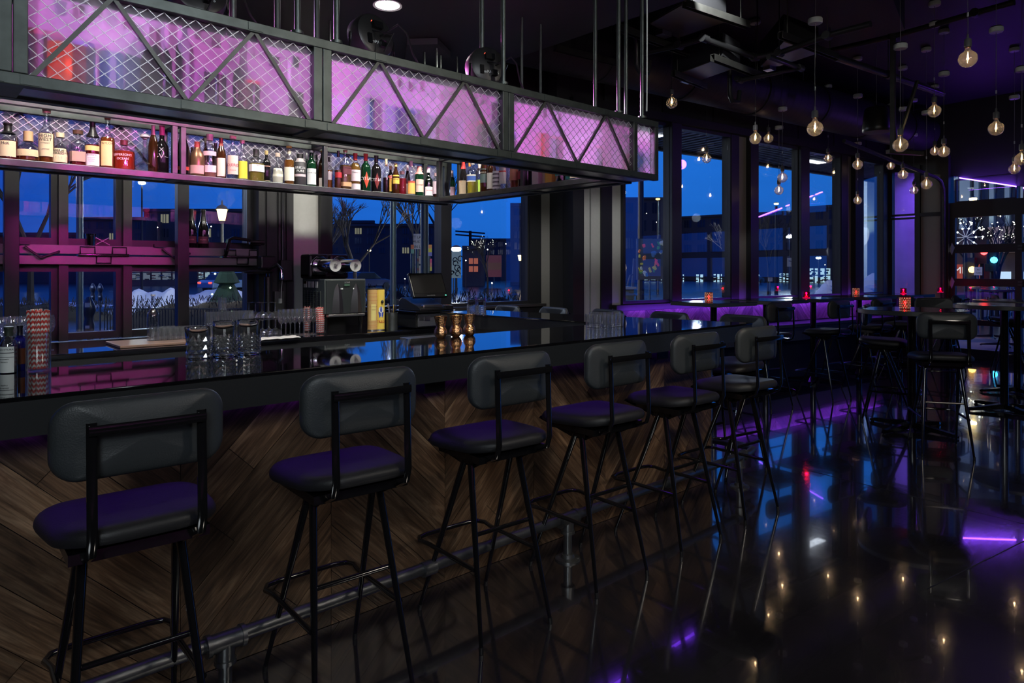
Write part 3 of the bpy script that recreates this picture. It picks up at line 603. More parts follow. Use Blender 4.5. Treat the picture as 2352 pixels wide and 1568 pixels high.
SH={ # z fraction, radius fraction (of body), 
 'std':[(0,.93),(.02,1),(.62,1),(.70,.82),(.76,.45),(.80,.36),(.93,.34),(.95,.40),(1,.40)],
 'tall':[(0,.93),(.02,1),(.52,1),(.58,.95),(.64,.7),(.69,.42),(.75,.36),(.96,.34),(1,.38)],
 'slope':[(0,.95),(.02,1),(.55,1),(.68,.80),(.78,.5),(.85,.36),(.97,.33),(1,.38)],
 'champ':[(0,.96),(.02,1),(.45,1),(.55,.9),(.68,.6),(.80,.40),(.92,.33),(.94,.40),(1,.38)],
 'squat':[(0,.9),(.03,1),(.58,1),(.66,.95),(.72,.7),(.76,.34),(.82,.30),(.92,.30),(1,.32)],
 'onion':[(0,.80),(.06,.97),(.22,1),(.38,.95),(.50,.78),(.58,.5),(.64,.34),(.75,.32),(1,.32)],
 'decanter':[(0,.45),(.04,.85),(.10,1),(.16,.97),(.24,.65),(.31,.30),(.40,.23),(.85,.22),(.90,.20),(.94,.42),(1,.36)],
 'jar':[(0,.95),(.03,1),(.72,1),(.78,.8),(.82,.55),(.9,.5),(1,.5)]}
def interp(prof,z):
    for (a,ra),(b,rb_) in zip(prof,prof[1:]):
        if a<=z<=b: return ra+(rb_-ra)*(z-a)/(b-a)
    return prof[-1][1]
def bottle(loc,h,r,shape='std',glass='clear',lq=None,fill=.5,cap=(.02,.02,.02),capz=.90,label=(.8,.75,.6),lz=(.12,.5),sq=0,face=None,text=None,tcol=(.03,.03,.03),tsize=.3,lab='',group='liquor bottles on the overhead shelf',band=None,capr=1.12,name='liquor_bottle',span=62,capmat=None,tz=None,half=False,diamond=None):
    loc=Vector(loc); o=thing(name,loc,lab,'bottle',group)
    P=SH[shape]; prof=[(r*b,h*a) for a,b in P]
    if face is None: face=-PI/2-.35
    MB().lathe(prof,20,sq=sq).build('glass_body',GL[glass],o,True,False)
    if lq:
        zz=[z for z,_ in P if z<fill]+[fill]; pr=[(interp(P,z)*r*.93,h*max(z,.02)) for z in zz]
        MB().lathe(pr,18,sq=sq).build('liquid',liq(lq),o,True,False)
    zc=[z for z,_ in P if z>capz]; rc=[(interp(P,z)*r*capr,h*z) for z in [capz]+zc]
    rc[-1]=(rc[-1][0],h*1.004); MB().lathe(rc,16).build('cap',capmat or pmat(cap,.4),o,True,False)
    def patch(z0,z1,off,s,c0=0,nm='label',col=None):
        zs=[z0,(z0+z1)/2,z1]; m=MB(); m.lathe([(interp(P,z)*r+off,h*z) for z in zs],10,sq=sq,a0=face+c0-s,a1=face+c0+s); return m.build(nm,pmat(col,.6),o,True,False)
    if label: patch(lz[0],lz[1],.0008,math.radians(span),col=label)
    if band: 
        for (z0,z1,c) in band: patch(z0,z1,.0014,math.radians(span*.98),nm='label_band',col=c)
    if diamond:
        m=MB(); n=6; zc_,hh,ww,c=diamond; vs=[];
        for a,zz in ((0,zc_+hh),(ww,zc_),(0,zc_-hh),(-ww,zc_)): rr=interp(P,zz)*r+.0018; vs.append((rr*math.cos(face+a),rr*math.sin(face+a),h*zz))
        rr=interp(P,zc_)*r+.004; vs.append((rr*math.cos(face),rr*math.sin(face),h*zc_)); m.add(vs,[(0,1,4),(1,2,4),(2,3,4),(3,0,4)]); m.build('label_diamond',pmat(c,.5),o,False,False)
    if text:
        for line,tzz,ts in text:
            t=text_mb(line,ts*h); rr=interp(P,tzz)*r
            t.v=[Vector(((rr+.0022)*math.cos(face+v.x/rr),(rr+.0022)*math.sin(face+v.x/rr),h*tzz+v.y)) for v in t.v]
            t.build('lettering',pmat(tcol,.6),o,False,False)
    return o
CREAM=(.74,.66,.42); WHITE=(.78,.78,.76); AMB=(.62,.20,.04); RED=(.40,.03,.02); GOLD=(.70,.42,.10)
def shelf_b(u,vt,vb,wpx,y=4.675,**k):
    p=atY(u,y); d=depth(p); h=(vb-vt)/F*d; r=wpx/F*d/2; p.z=ZR0+.037
    return bottle(p,h,r,**k)
BS=[
 (18,283,368,40,dict(shape='std',lq=RED,fill=.52,cap=(.01,.01,.01),capz=.72,label=CREAM,lz=(.08,.5),text=[('McK',.40,.10)],lab='short bourbon bottle with black wax neck at the far shelf end')),
 (65,303,373,50,dict(shape='onion',lq=AMB,fill=.2,cap=(.55,.38,.2),capz=.68,label=(.72,.60,.36),lz=(.16,.38),capr=1.2,lab='round squat bourbon bottle with a horse stopper and cream band')),
 (107,252,377,32,dict(shape='tall',lq=AMB,fill=.55,cap=(.72,.55,.32),capz=.93,capr=1.5,label=CREAM,lz=(.12,.54),text=[('HIGH',.47,.085),('WEST',.40,.085),('WHISKEY',.35,.035),('CAMPFIRE',.24,.03)],lab='tall whiskey bottle with big cork and a cream HIGH WEST label')),
 (138,305,378,36,dict(shape='onion',lq=RED,fill=.45,cap=(.7,.6,.4),capz=.86,capr=1.5,label=CREAM,lz=(.06,.5),text=[('ELIJAH',.40,.10),('CRAIG',.30,.10)],lab='round shouldered bourbon bottle labelled ELIJAH CRAIG')),
 (179,298,380,34,dict(shape='squat',sq=.35,lq=RED,fill=.38,cap=(.10,.05,.03),capz=.90,capr=2.0,label=(.45,.34,.25),lz=(.12,.40),lab='square shouldered bourbon bottle with wide dark wooden stopper')),
 (213,280,384,32,dict(shape='slope',lq=RED,fill=.5,cap=(.01,.01,.012),capz=.68,capr=1.06,label=WHITE,lz=(.03,.29),band=[(.36,.47,(.70,.6,.2))],text=[("Booker's",.25,.05),('handwritten',.20,.03),('small batch',.16,.03),('bourbon',.12,.03)],lab='bourbon bottle with long black wax neck and handwritten white label')),
 (247,268,387,31,dict(shape='tall',lq=AMB,fill=.6,cap=(.45,.2,.1),capz=.95,capr=1.15,label=(.72,.62,.25),lz=(.05,.52),span=45,text=[('TAYLOR',.46,.06)],lab='tall clear necked bourbon bottle with yellow TAYLOR label')),
 (285,322,391,46,dict(shape='squat',lq=(.75,.10,.04),fill=.62,cap=(.12,.02,.03),capz=.84,label=None,lz=(.1,.4),tcol=(.8,.7,.7),text=[("JEFFERSON'S",.45,.10),('OCEAN',.32,.10)],lab='wide squat amber bottle printed OCEAN with dark red stopper')),
 (333,309,395,44,dict(shape='decanter',cap=(.5,.5,.52),capz=.88,label=None,lab='clear decanter bottle with flat bulb base and long thin neck')),
 (352,285,394,22,dict(shape='slope',lq=RED,fill=.6,glass='brown',cap=(.5,.3,.35),capz=.8,label=None,lab='dark red bottle half hidden behind the winged black bottle')),
 (372,286,396,29,dict(shape='tall',glass='black',cap=(.55,.1,.25),capz=.80,label=None,tcol=(.6,.55,.6),text=[('~V~',.30,.16),('X',.45,.12)],lab='tall black bottle with a pale winged drawing beside the pink post')),
 (420,285,402,30,dict(shape='champ',glass='black',cap=(.2,.02,.1),capz=.82,label=None,band=[(.10,.17,(.7,.12,.06))],diamond=(.30,.035,.25,(.7,.5,.6)),lab='black sloping cognac bottle with red band right of the pink post')),
 (441,330,400,14,dict(shape='slope',glass='gold',cap=(.3,.15,.1),capz=.8,label=None,lab='small bronze bottle standing behind the cognac bottles')),
 (453,325,405,32,dict(shape='slope',glass='gold',cap=(.35,.05,.05),capz=.85,label=(.6,.35,.35),lz=(.08,.32),lab='bronze shouldered cognac bottle with rose coloured label')),
 (482,308,408,30,dict(shape='std',lq=(.8,.4,.3),fill=.25,cap=(.7,.5,.5),capz=.86,capr=1.3,label=(.72,.5,.56),lz=(.12,.28),band=[(.5,.6,(.7,.45,.5))],lab='clear bottle with pink lit oval tag and pale lower label')),
 (472,310,404,14,dict(shape='std',glass='brown',cap=(.08,.06,.05),capz=.88,label=None,lab='brown bottle peeping out behind the pink lit clear bottle')),
 (495,322,406,16,dict(shape='std',glass='brown',cap=(.03,.03,.03),capz=.86,label=None,lab='brown bottle with black cap between two cognac bottles')),
 (508,316,410,22,dict(shape='slope',lq=RED,fill=.7,glass='brown',cap=(.25,.05,.03),capz=.8,label=(.8,.62,.5),lz=(.06,.5),span=50,lab='slender amber brandy bottle with plain peach label')),
 (535,310,411,25,dict(shape='std',cap=(.70,.55,.42),capz=.93,capr=1.5,label=(.66,.55,.45),lz=(.12,.55),text=[('OJERO',.30,.09),('mezcal',.2,.05)],tcol=(.35,.04,.05),lab='clear corked bottle with pale label printed OJERO')),
 (557,320,413,22,dict(shape='tall',cap=(.72,.62,.45),capz=.93,capr=1.4,label=(.55,.62,.05),lz=(.05,.48),span=70,lab='clear bottle with acid yellow sun label')),
 (588,342,417,34,dict(shape='squat',sq=.5,lq=(.72,.62,.12),fill=.56,cap=(.02,.02,.02),capz=.78,capr=1.25,label=(.76,.76,.78),lz=(.30,.52),text=[('TEQUILA',.47,.05)],lab='square yellow tequila bottle with white label and black cap')),
 (612,344,418,18,dict(shape='std',glass='black',cap=(.6,.45,.2),capz=.88,label=None,band=[(.05,.07,(.5,.4,.3)),(.5,.53,(.4,.2,.15))],capr=1.2,lab='slim dark bottle with brass cap beside the square yellow one')),
 (638,350,421,26,dict(shape='onion',cap=(.65,.5,.42),capz=.88,capr=1.3,label=(.74,.72,.62),lz=(.04,.5),lab='clear single malt bottle with cork and white rounded label')),
 (664,334,423,24,dict(shape='std',lq=(.65,.28,.06),fill=.64,cap=(.75,.35,.08),capz=.95,capr=1.3,label=(.76,.73,.6),lz=(.10,.45),band=[(.80,.9,(.55,.5,.4))],lab='amber scotch bottle with orange topped cork and white label')),
 (678,358,425,12,dict(shape='squat',glass='matt',cap=(.6,.6,.6),capz=.7,label=None,lab='grey capped dark bottle behind the printed black one')),
 (689,353,426,27,dict(shape='jar',glass='matt',cap=(.03,.03,.03),capz=.90,label=None,band=[(.74,.86,(.5,.45,.45)),(.28,.36,(.6,.5,.55))],tcol=(.8,.8,.8),text=[('BRKLN',.52,.11),('PURE',.42,.10)],lab='matt black bottle with white printed lettering and silver collar')),
 (704,345,425,14,dict(shape='tall',glass='dgreen',cap=(.6,.62,.62),capz=.84,label=None,lab='green bottle with silver cap behind the white labelled green one')),
 (715,345,428,23,dict(shape='std',glass='dgreen',cap=(.7,.72,.7),capz=.95,capr=1.1,label=(.74,.76,.78),lz=(.06,.50),text=[('LAPHROAIG',.36,.055)],lab='dark green scotch bottle with white cap and LAPHROAIG label')),
 (727,350,428,14,dict(shape='tall',glass='brown',cap=(.03,.03,.03),capz=.84,label=None,lab='brown bottle with black cap squeezed between two scotches')),
 (741,345,430,23,dict(shape='slope',glass='brown',cap=(.65,.3,.05),capz=.96,label=(.78,.75,.65),lz=(.02,.26),span=50,lab='dark brown bottle with orange topped cap and low white label')),
 (756,358,433,16,dict(shape='squat',lq=(.7,.25,.05),fill=.6,cap=(.02,.02,.02),capz=.86,label=(.5,.5,.5),lz=(.3,.55),lab='amber bottle just left of the shelf post')),
 (777,346,434,17,dict(shape='slope',lq=(.35,.14,.05),fill=.5,cap=(.02,.02,.02),capz=.85,label=(.45,.03,.04),lz=(.30,.44),lab='scotch with dark red label just right of the shelf post')),
 (793,345,436,26,dict(shape='slope',sq=.4,lq=(.45,.25,.08),fill=.62,cap=(.6,.35,.2),capz=.95,label=(.10,.02,.03),lz=(.38,.58),band=[(.08,.19,(.6,.42,.2))],lab='square scotch bottle with black and gold slanted label')),
 (816,352,438,24,dict(shape='std',lq=GOLD,fill=.74,cap=(.5,.05,.04),capz=.82,label=(.72,.73,.74),lz=(.25,.55),band=[(.03,.18,(.72,.73,.74))],text=[("Dewar's",.46,.06)],lab='golden scotch bottle with two white labels and red cap')),
 (840,354,441,23,dict(shape='std',glass='dgreen',cap=(.65,.05,.04),capz=.82,label=None,diamond=(.30,.22,.5,(.70,.10,.05)),tcol=(.8,.8,.8),text=[('CYNAR',.30,.12)],lab='green aperitif bottle with red cap and red CYNAR diamond')),
 (864,358,443,23,dict(shape='std',glass='black',cap=(.02,.02,.02),capz=.82,label=None,diamond=(.30,.22,.5,(.18,.03,.03)),tcol=(.8,.8,.8),text=[('CYNAR',.30,.12)],lab='black aperitif bottle with black cap and dark CYNAR diamond')),
 (887,362,444,16,dict(shape='tall',lq=(.06,.03,.03),fill=.48,cap=(.62,.55,.35),capz=.80,label=None,lab='clear necked bottle of black liquid with tan cap')),
 (897,378,445,15,dict(shape='std',glass='black',cap=(.6,.55,.3),capz=.88,label=(.72,.5,.08),lz=(.12,.6),band=[(.55,.66,(.6,.05,.05))],text=[('AVERNA',.58,.07)],tcol=(.85,.8,.7),lab='dark amaro bottle with yellow picture label topped in red')),
 (909,376,447,17,dict(shape='slope',glass='brown',cap=(.70,.58,.2),capz=.9,capr=1.3,label=(.65,.50,.08),lz=(.34,.62),text=[('Amaro',.46,.08)],lab='brown amaro bottle with gold cap and ochre label')),
 (924,394,448,20,dict(shape='jar',lq=(.5,.03,.05),fill=.7,cap=(.1,.05,.06),capz=.88,label=None,lab='small flask of red liqueur with dark stopper')),
 (936,374,446,13,dict(shape='slope',glass='black',cap=(.75,.62,.68),capz=.82,label=(.6,.6,.55),lz=(.02,.4),lab='dark wine red bottle with pale pink capsule')),
 (944,370,450,19,dict(shape='tall',cap=(.78,.70,.74),capz=.84,capr=1.25,label=(.74,.42,.10),lz=(.05,.42),band=[(.36,.42,(.6,.1,.05))],text=[('MELETTI',.38,.06)],lab='clear anisette bottle with white cap and orange picture label')),
 (963,382,451,20,dict(shape='jar',glass='dgreen',cap=(.72,.32,.28),capz=.74,label=(.66,.52,.42),lz=(.14,.56),text=[('Domaine',.36,.07)],tcol=(.1,.05,.03),lab='stubby green liqueur bottle with wax seal and cream label')),
 (984,383,452,20,dict(shape='tall',glass='green',lq=(.3,.5,.2),fill=.3,cap=(.78,.72,.76),capz=.82,capr=1.2,label=(.74,.74,.74),lz=(.05,.34),text=[('CAMPARI',.2,.06)],tcol=(.5,.05,.05),lab='pale green bottle with white cap and white label near the corner post')),
 (1003,398,455,20,dict(shape='jar',lq=(.2,.08,.06),fill=.4,cap=(.72,.5,.5),capz=.88,capr=1.15,label=(.70,.62,.68),lz=(.15,.66),span=75,lab='short jar shaped bottle with round pinkish label by the corner')),
 (1039,386,455,13,dict(shape='slope',glass='dgreen',cap=(.75,.6,.7),capz=.78,label=(.75,.5,.62),lz=(.12,.45),lab='green wine bottle with pink label right of the corner post')),
]
for u,vt,vb,wp,k in BS:
    yy=4.675
    if wp<=16: yy=4.745
    shelf_b(u,vt,vb,wp,yy,**k)
def end_b(u,h,r,x=3.44,**k):
    p=atX(u,x); p.z=ZR0+.037; k.setdefault('face',PI+.45); k.setdefault('group','liquor bottles on the return shelf'); return bottle(p,h,r,**k)
ES=[(1064,.30,.036,3.45,dict(shape='champ',glass='black',cap=(.6,.05,.05),capz=.72,label=(.62,.5,.35),lz=(.04,.4),text=[('O',.36,.05)],tcol=(.5,.05,.03),lab='black wine bottle with red capsule and cream label')),
 (1079,.30,.03,3.55,dict(shape='tall',glass='clear',cap=(.75,.25,.05),capz=.85,label=(.7,.6,.4),lz=(.05,.45),lab='clear bottle with orange capsule behind the blue labelled one')),
 (1085,.27,.045,3.44,dict(shape='std',lq=(.72,.66,.12),fill=.36,cap=(.75,.7,.72),capz=.88,capr=1.2,label=(.05,.12,.42),lz=(.38,.56),band=[(.53,.57,(.7,.68,.6)),(.36,.39,(.7,.68,.6))],lab='yellow liqueur bottle with blue banner label and white cap')),
 (1101,.26,.03,3.56,dict(shape='std',lq=(.5,.65,.1),fill=.5,cap=(.75,.7,.7),capz=.88,label=(.4,.6,.08),lz=(.1,.5),lab='lime green labelled bottle behind the brown one')),
 (1113,.30,.036,3.44,dict(shape='slope',glass='brown',cap=(.4,.15,.1),capz=.85,label=(.10,.16,.15),lz=(.25,.62),span=50,text=[('RESERVE',.5,.05)],tcol=(.7,.7,.6),lab='brown bottle with grey green hexagonal label on the return shelf')),
 (1129,.28,.036,3.45,dict(shape='std',glass='brown',cap=(.5,.1,.05),capz=.85,label=(.74,.72,.68),lz=(.08,.52),lab='brown bottle with plain white label beside the lattice bottle')),
 (1143,.30,.038,3.44,dict(shape='slope',glass='clear',cap=(.6,.6,.6),capz=.88,label=(.5,.5,.55),lz=(.05,.5),band=[(.1,.14,(.08,.07,.1)),(.2,.24,(.08,.07,.1)),(.3,.34,(.08,.07,.1)),(.4,.44,(.08,.07,.1))],lab='clear bottle wrapped in a black and white lattice')),
 (1157,.30,.036,3.44,dict(shape='std',cap=(.7,.7,.7),capz=.9,label=(.76,.76,.78),lz=(.15,.66),span=50,band=[(.45,.48,(.6,.05,.04))],lab='clear rum bottle with white label and red bar')),
 (1170,.28,.028,3.5,dict(shape='std',cap=(.7,.7,.7),capz=.9,label=None,lab='plain clear bottle next to the peach labelled one')),
 (1182,.30,.036,3.44,dict(shape='std',lq=AMB,fill=.5,cap=(.3,.1,.05),capz=.9,label=(.78,.38,.22),lz=(.2,.66),lab='amber bottle with peach orange label left of the shelf post')),
 (1199,.30,.032,3.44,dict(shape='std',glass='brown',cap=(.02,.02,.02),capz=.9,label=(.3,.03,.05),lz=(.2,.4),lab='dark red labelled bottle right of the shelf post')),
 (1211,.30,.036,3.45,dict(shape='std',glass='black',cap=(.02,.02,.02),capz=.9,label=None,lab='plain black bottle between dark red and ribbed bottles')),
 (1221,.30,.03,3.52,dict(shape='std',glass='matt',cap=(.02,.02,.02),capz=.9,label=None,band=[(.3,.5,(.1,.1,.11))],lab='matt black ribbed bottle set back on the return shelf')),
 (1237,.30,.042,3.44,dict(shape='std',sq=.5,glass='clear',cap=(.7,.7,.7),capz=.9,label=(.78,.78,.76),lz=(.02,.66),span=80,lab='white faced square bottle past the black ones')),
 (1253,.30,.03,3.46,dict(shape='std',sq=.5,glass='clear',cap=(.6,.5,.3),capz=.9,label=(.62,.58,.48),lz=(.02,.66),span=80,lab='narrow beige bottle beside the white square one')),
 (1268,.30,.044,3.44,dict(shape='std',sq=.5,glass='clear',lq=GOLD,fill=.5,cap=(.6,.5,.1),capz=.9,label=(.72,.56,.08),lz=(.02,.66),span=80,lab='square bottle with mustard yellow label')),
 (1290,.30,.045,3.44,dict(shape='jar',glass='green',cap=(.05,.5,.3),capz=.9,label=(.05,.50,.28),lz=(.15,.7),span=85,lab='bright green gin bottle on the return shelf')),
 (1308,.30,.04,3.47,dict(shape='jar',glass='green',cap=(.05,.4,.25),capz=.9,label=(.04,.40,.24),lz=(.05,.7),span=85,lab='second darker green bottle beside the bright green one')),
 (1326,.27,.05,3.44,dict(shape='jar',cap=(.7,.6,.5),capz=.9,label=(.76,.70,.55),lz=(.05,.7),span=85,lab='wide cream labelled bottle near the shelf end')),
 (1350,.27,.045,3.44,dict(shape='std',cap=(.7,.4,.2),capz=.9,label=(.72,.55,.40),lz=(.05,.66),span=85,lab='tan labelled bottle last on the return shelf'))]
for u,h,r,x,k in ES: end_b(u,h,r,x,**k)
# bottles inside the front box, seen blurred through the frosted sheet
FB=[(50,.28,.05,(.75,.6,.7)),(92,.33,.034,(.7,.4,.3)),(142,.28,.048,(.7,.35,.12)),(190,.30,.04,(.2,.1,.5)),(247,.28,.045,(.15,.42,.45)),(303,.26,.05,(.10,.04,.2)),(350,.30,.045,(.35,.03,.06)),(398,.33,.036,(.12,.08,.14)),(425,.30,.036,(.75,.72,.78)),(468,.28,.05,(.75,.72,.8)),(520,.28,.045,(.12,.06,.3)),(560,.27,.035,(.7,.15,.25)),(608,.25,.055,(.78,.74,.8)),(650,.27,.04,(.75,.7,.78)),(705,.26,.04,(.15,.06,.2)),
 (825,.32,.038,(.75,.7,.74)),(868,.28,.03,(.2,.1,.5)),(892,.27,.035,(.2,.1,.45)),(925,.28,.035,(.15,.08,.4)),(960,.26,.04,(.2,.08,.25)),(1000,.27,.035,(.3,.1,.3)),(1080,.28,.04,(.6,.1,.12)),(1100,.26,.045,(.12,.05,.2)),(1135,.25,.05,(.6,.55,.75)),(1215,.28,.04,(.65,.3,.2)),(1240,.28,.035,(.7,.35,.15)),(1370,.27,.03,(.75,.72,.8)),(1345,.26,.03,(.7,.4,.3)),(1395,.24,.04,(.65,.4,.4))]
def bayn(u): return 0 if u<742 else 1 if u<1168 else 2
def hue(c):
    r,g,b=c
    if min(c)>.5: return 'pale'
    if max(c)<.25: return 'dark'
    if r>g*2 and r>b*2: return 'red' if g<.2 else 'orange'
    if b>r and g>r: return 'teal'
    if b>r: return 'violet'
    return 'rose' if b>.25 and r>.5 else 'plum' if r<.5 else 'amber'
nm={0:'pale',1:'rose',2:'orange',3:'violet',4:'teal',5:'plum',6:'dark red'}
for i,(u,h,r,c) in enumerate(FB):
    p=atY(u,2.755 if i%3 else 2.735); p.z=ZR0+.037
    gk='clear' if sum(c)>1.2 else 'black' if sum(c)<.5 else 'clear'
    bottle(p,h,r*.82,shape=['std','slope','tall','squat'][i%4],glass=gk,lq=c if gk=='clear' else None,fill=.55,cap=(.5,.3,.4) if i%2 else (.05,.03,.05),capz=.86,label=c if i%2 else None,lz=(.1,.5),face=-PI/2,span=62,
       lab='blurred %s bottle behind the frost, %s in the %s bay from the near end'%(hue(c),ORD[sum(1 for q in FB[:i] if bayn(q[0])==bayn(u))],['first','second','third'][bayn(u)]),group='bottles behind the frosted front panels')
# ------------------------------------------------------------------ bar stools
def rrect(w_,h_,r,n=5,taper=0):
    pts=[]
    for cxx,cy,a0 in((w_/2-r,h_/2-r,0),(-w_/2+r,h_/2-r,PI/2),(-w_/2+r,-h_/2+r,PI),(w_/2-r,-h_/2+r,1.5*PI)):
        for i in range(n+1): a=a0+PI/2*i/n; pts.append((cxx+r*math.cos(a),cy+r*math.sin(a)))
    return pts
def seat_mesh():
    base=rrect(.43,.42,.13,7); out=[]
    def warp(x,y,z):
        w_=1+.16*(y/.21) if y<0 else 1+.02*(y/.21)       # narrower at the rear
        z2=z-.028*max(0,(y-.10)/.11)**2-.016*max(0,(abs(x)-.12)/.1)**2*(1 if y>0 else .3)+.010*max(0,-(y+.1)/.1)
        return Vector((x*w_,y-.045,z2))
    rings=[(.90,.724),(.975,.730),(1.0,.745),(.985,.760),(.93,.771),(.80,.776),(.5,.774),(.2,.770)]
    m=MB(); n=len(base); vs=[]
    for k,z in rings: vs+=[warp(x*k,y*k,z) for x,y in base]
    fs=[(j*n+i,j*n+(i+1)%n,(j+1)*n+(i+1)%n,(j+1)*n+i) for j in range(len(rings)-1) for i in range(n)]
    vs.append(warp(0,0,.769)); c=len(vs)-1; t=(len(rings)-1)*n
    fs+=[(t+i,t+(i+1)%n,c) for i in range(n)]+[tuple(range(n-1,-1,-1))]
    return m.add(vs,fs)
def back_mesh():
    base=rrect(.408,.198,.060,8); n=len(base); zc=.992; m=MB(); vs=[]
    rings=[(.0,.020),(.6,.020),(.90,.017),(.975,.010),(1,0),(.975,-.012),(.90,-.019),(.6,-.022),(0,-.022)]
    for k,dy in rings[1:-1]:
        kx=(.2025-(1-k)*.10)/.2025 if k>.6 else .7; kz=(.0975-(1-k)*.10)/.0975 if k>.6 else .6
        for x,z in base: X=x*kx; vs.append(Vector((X,-.215+dy+1.0*X*X,zc+z*kz+.0)))
    r=len(rings)-2; fs=[(j*n+i,(j+1)*n+i,(j+1)*n+(i+1)%n,j*n+(i+1)%n) for j in range(r-1) for i in range(n)]
    vs.append(Vector((0,-.215+.020,zc))); vs.append(Vector((0,-.215-.022,zc))); a=len(vs)-2
    fs+=[(a,i,(i+1)%n) for i in range(n)]+[(a+1,(r-1)*n+(i+1)%n,(r-1)*n+i) for i in range(n)]
    return m.add(vs,fs)
def make_stool():
    o=thing('bar_stool',(0,0,0),'','bar stool')
    s=seat_mesh().build('seat',VINS,o,True,False); s.modifiers.new('s','SUBSURF').levels=1; s.modifiers['s'].render_levels=1
    bk=back_mesh().build('backrest',VIN,o,True,False); bk.modifiers.new('s','SUBSURF').levels=1; bk.modifiers['s'].render_levels=1
    m=MB(); b=rrect(.405,.195,.060,8); m.path([(x,-.213+1.0*x*x,.992+z) for x,z in b],.0022,5,True); m.build('piping',VINS,bk,True,False)
    for sxx in(-1,1):
        for fy in(.215,-.215):
            m=MB(); tp=Vector((sxx*.118,-.055+(.018 if fy>0 else -.018),.675)); ft=Vector((sxx*.172,fy,.012))
            m.path([tp,tp.lerp(ft,.5),ft],[.0135,.0112,.0075],12); lg=m.build('leg',GLB,o,True,False)
            m=MB(); m.tube(ft+(ft-tp).normalized()*-.012,ft+Vector((0,0,-.012)),.0095,.009,10); m.build('glide',PLAS,lg,True,False)
        m=MB(); x=sxx*.125; m.path([(x,.09,.705),(x,-.06,.690),(x,-.20,.698),(x,-.248,.722),(x,-.262,.765),(x,-.258,.88),(x,-.252,1.045)],.012,8,flat=(1.05,.55)); m.build('back_upright',GLB,o,True,False)
        m=MB(); m.lathe([(.008,0),(.008,.003),(.004,.005),(0,.005)],10,(0,0,0)); m.xform(Matrix.Translation((x,-.258,1.028))@Matrix.Rotation(PI/2,4,'X')); m.build('rivet',CHROME,o,True,False)
        m=MB(); m.add([(sxx*.118,-.10,.665),(sxx*.118,-.01,.665),(sxx*.165,.15,.726),(sxx*.11,.15,.726),(sxx*.12,-.19,.708),(sxx*.118,-.10,.650),(sxx*.118,-.01,.650),(sxx*.17,.155,.716),(sxx*.10,.155,.716),(sxx*.13,-.20,.700)],[(0,1,2,3),(0,3,4),(5,8,7,6),(5,9,8),(1,6,7,2),(0,4,9,5),(0,5,6,1),(3,2,7,8),(4,3,8,9)]); m.build('seat_bracket',GLB,o,False,False)
    m=MB(); m.bar((-.13,-.055,.672),(.13,-.055,.672),.10,.022); m.bar((-.165,-.055,.702),(.165,-.055,.702),.27,.028); m.build('seat_frame',GLB,o,False,False)
    m=MB(); xs=[-.133+.0266*i for i in range(11)]; m.path([(x,-.268+.30*x*x-.004,1.028) for x in xs],.0135,8,flat=(.28,1.0)); m.build('crossbar',GLB,o,True,False)
    # footrest ring with rounded front corners, plus higher rear bar
    def xl(z): return .118+(.675-z)/.663*.054
    m=MB(); z=.285; X=xl(z)+.008; pts=[(-X,-.155,z)]+[(-X,.16,z),(-X-.012,.215,z),(-X+.005,.25,z),(-X+.05,.262,z),(X-.05,.262,z),(X-.005,.25,z),(X+.012,.215,z),(X,.16,z),(X,-.155,z)]
    m.path(pts,.0095,10); m.build('footrest',GLB,o,True,False)
    m=MB(); z=.40; X=xl(z); yy=-.055-(.675-z)/.663*.16; m.tube((-X,yy,z),(X,yy,z),.0085,n=10); m.build('rear_stretcher',GLB,o,True,False)
    return o
proto=make_stool(); first=[True]
def stool(x,y,ang,lab,group,z=0):
    o=proto if first[0] else copy_tree(proto); first[0]=False
    o.location=(x,y,z); o.rotation_euler=(0,0,math.radians(ang)); tag(o,lab,'bar stool',group); return o
G1='bar stools lined up along the planked bar front'
ordn=['bar stool nearest the camera at the near end of the planked bar','second bar stool along the planked bar, counted from the straw glass end','third bar stool along the planked bar, below the three copper cups','fourth bar stool along the planked bar, in front of the pipe rail flange','fifth bar stool along the planked bar, beside the under counter outlet','sixth bar stool, last one standing at the corner end of the planked bar']
for i,(x,a) in enumerate(((.49,-2),(1.135,-3),(1.79,-3),(2.43,-2),(3.07,-2),(3.70,-3))): stool(x,2.14,a,ordn[i],G1)
G2='bar stools along the short end of the bar'
en=['stool with warm lit seat at the corner end of the bar','second stool round the corner, its curved back above the counter end','third stool round the corner under the patterned candle table','fourth stool along the short end, only its back top showing','fifth stool along the short end, in front of the middle window']
def edge(y): return 4.21+(3.79-4.21)*(y-2.265)/(5.02-2.265)
for i,y in enumerate((2.56,3.13,3.68,4.22,4.74)): stool(edge(y)+.22,y,82.5+90-75+ (0) if False else 97-7+90-90+0,en[i],G2).rotation_euler=(0,0,math.radians(81))
G3='stools at the window tables'
def face_to(o,p): d=Vector(p)-o.location; o.rotation_euler=(0,0,math.atan2(d.y,d.x)-PI/2)
for (t,o_,a,lab) in ((.40,-1.72,-10,'stool tucked under the first window table, only its back showing'),(1.35,-1.82,-9,'stool facing the windows below the magenta candle cube'),(2.32,-1.80,-11,'stool facing the windows below the patterned candle glass'),(3.2,-1.78,-5,'stool behind the round candle table, partly hidden'),(4.35,-1.8,-4,'farthest stool in front of the grey end panel')):
    p=W(t,0,o_); stool(p.x,p.y,a,lab,G3)
RT=Vector((6.725,2.10,0))
o=stool(6.07,1.70,0,'large stool in front of the round candle table, its back to the room','stools around the round tables'); face_to(o,RT+Vector((.0,-.02,0)))
p=atD(2043,900,6.45); o=stool(p.x,p.y,0,'stool behind the round candle table, facing into the room','stools around the round tables'); o.rotation_euler=(0,0,math.radians(-165))
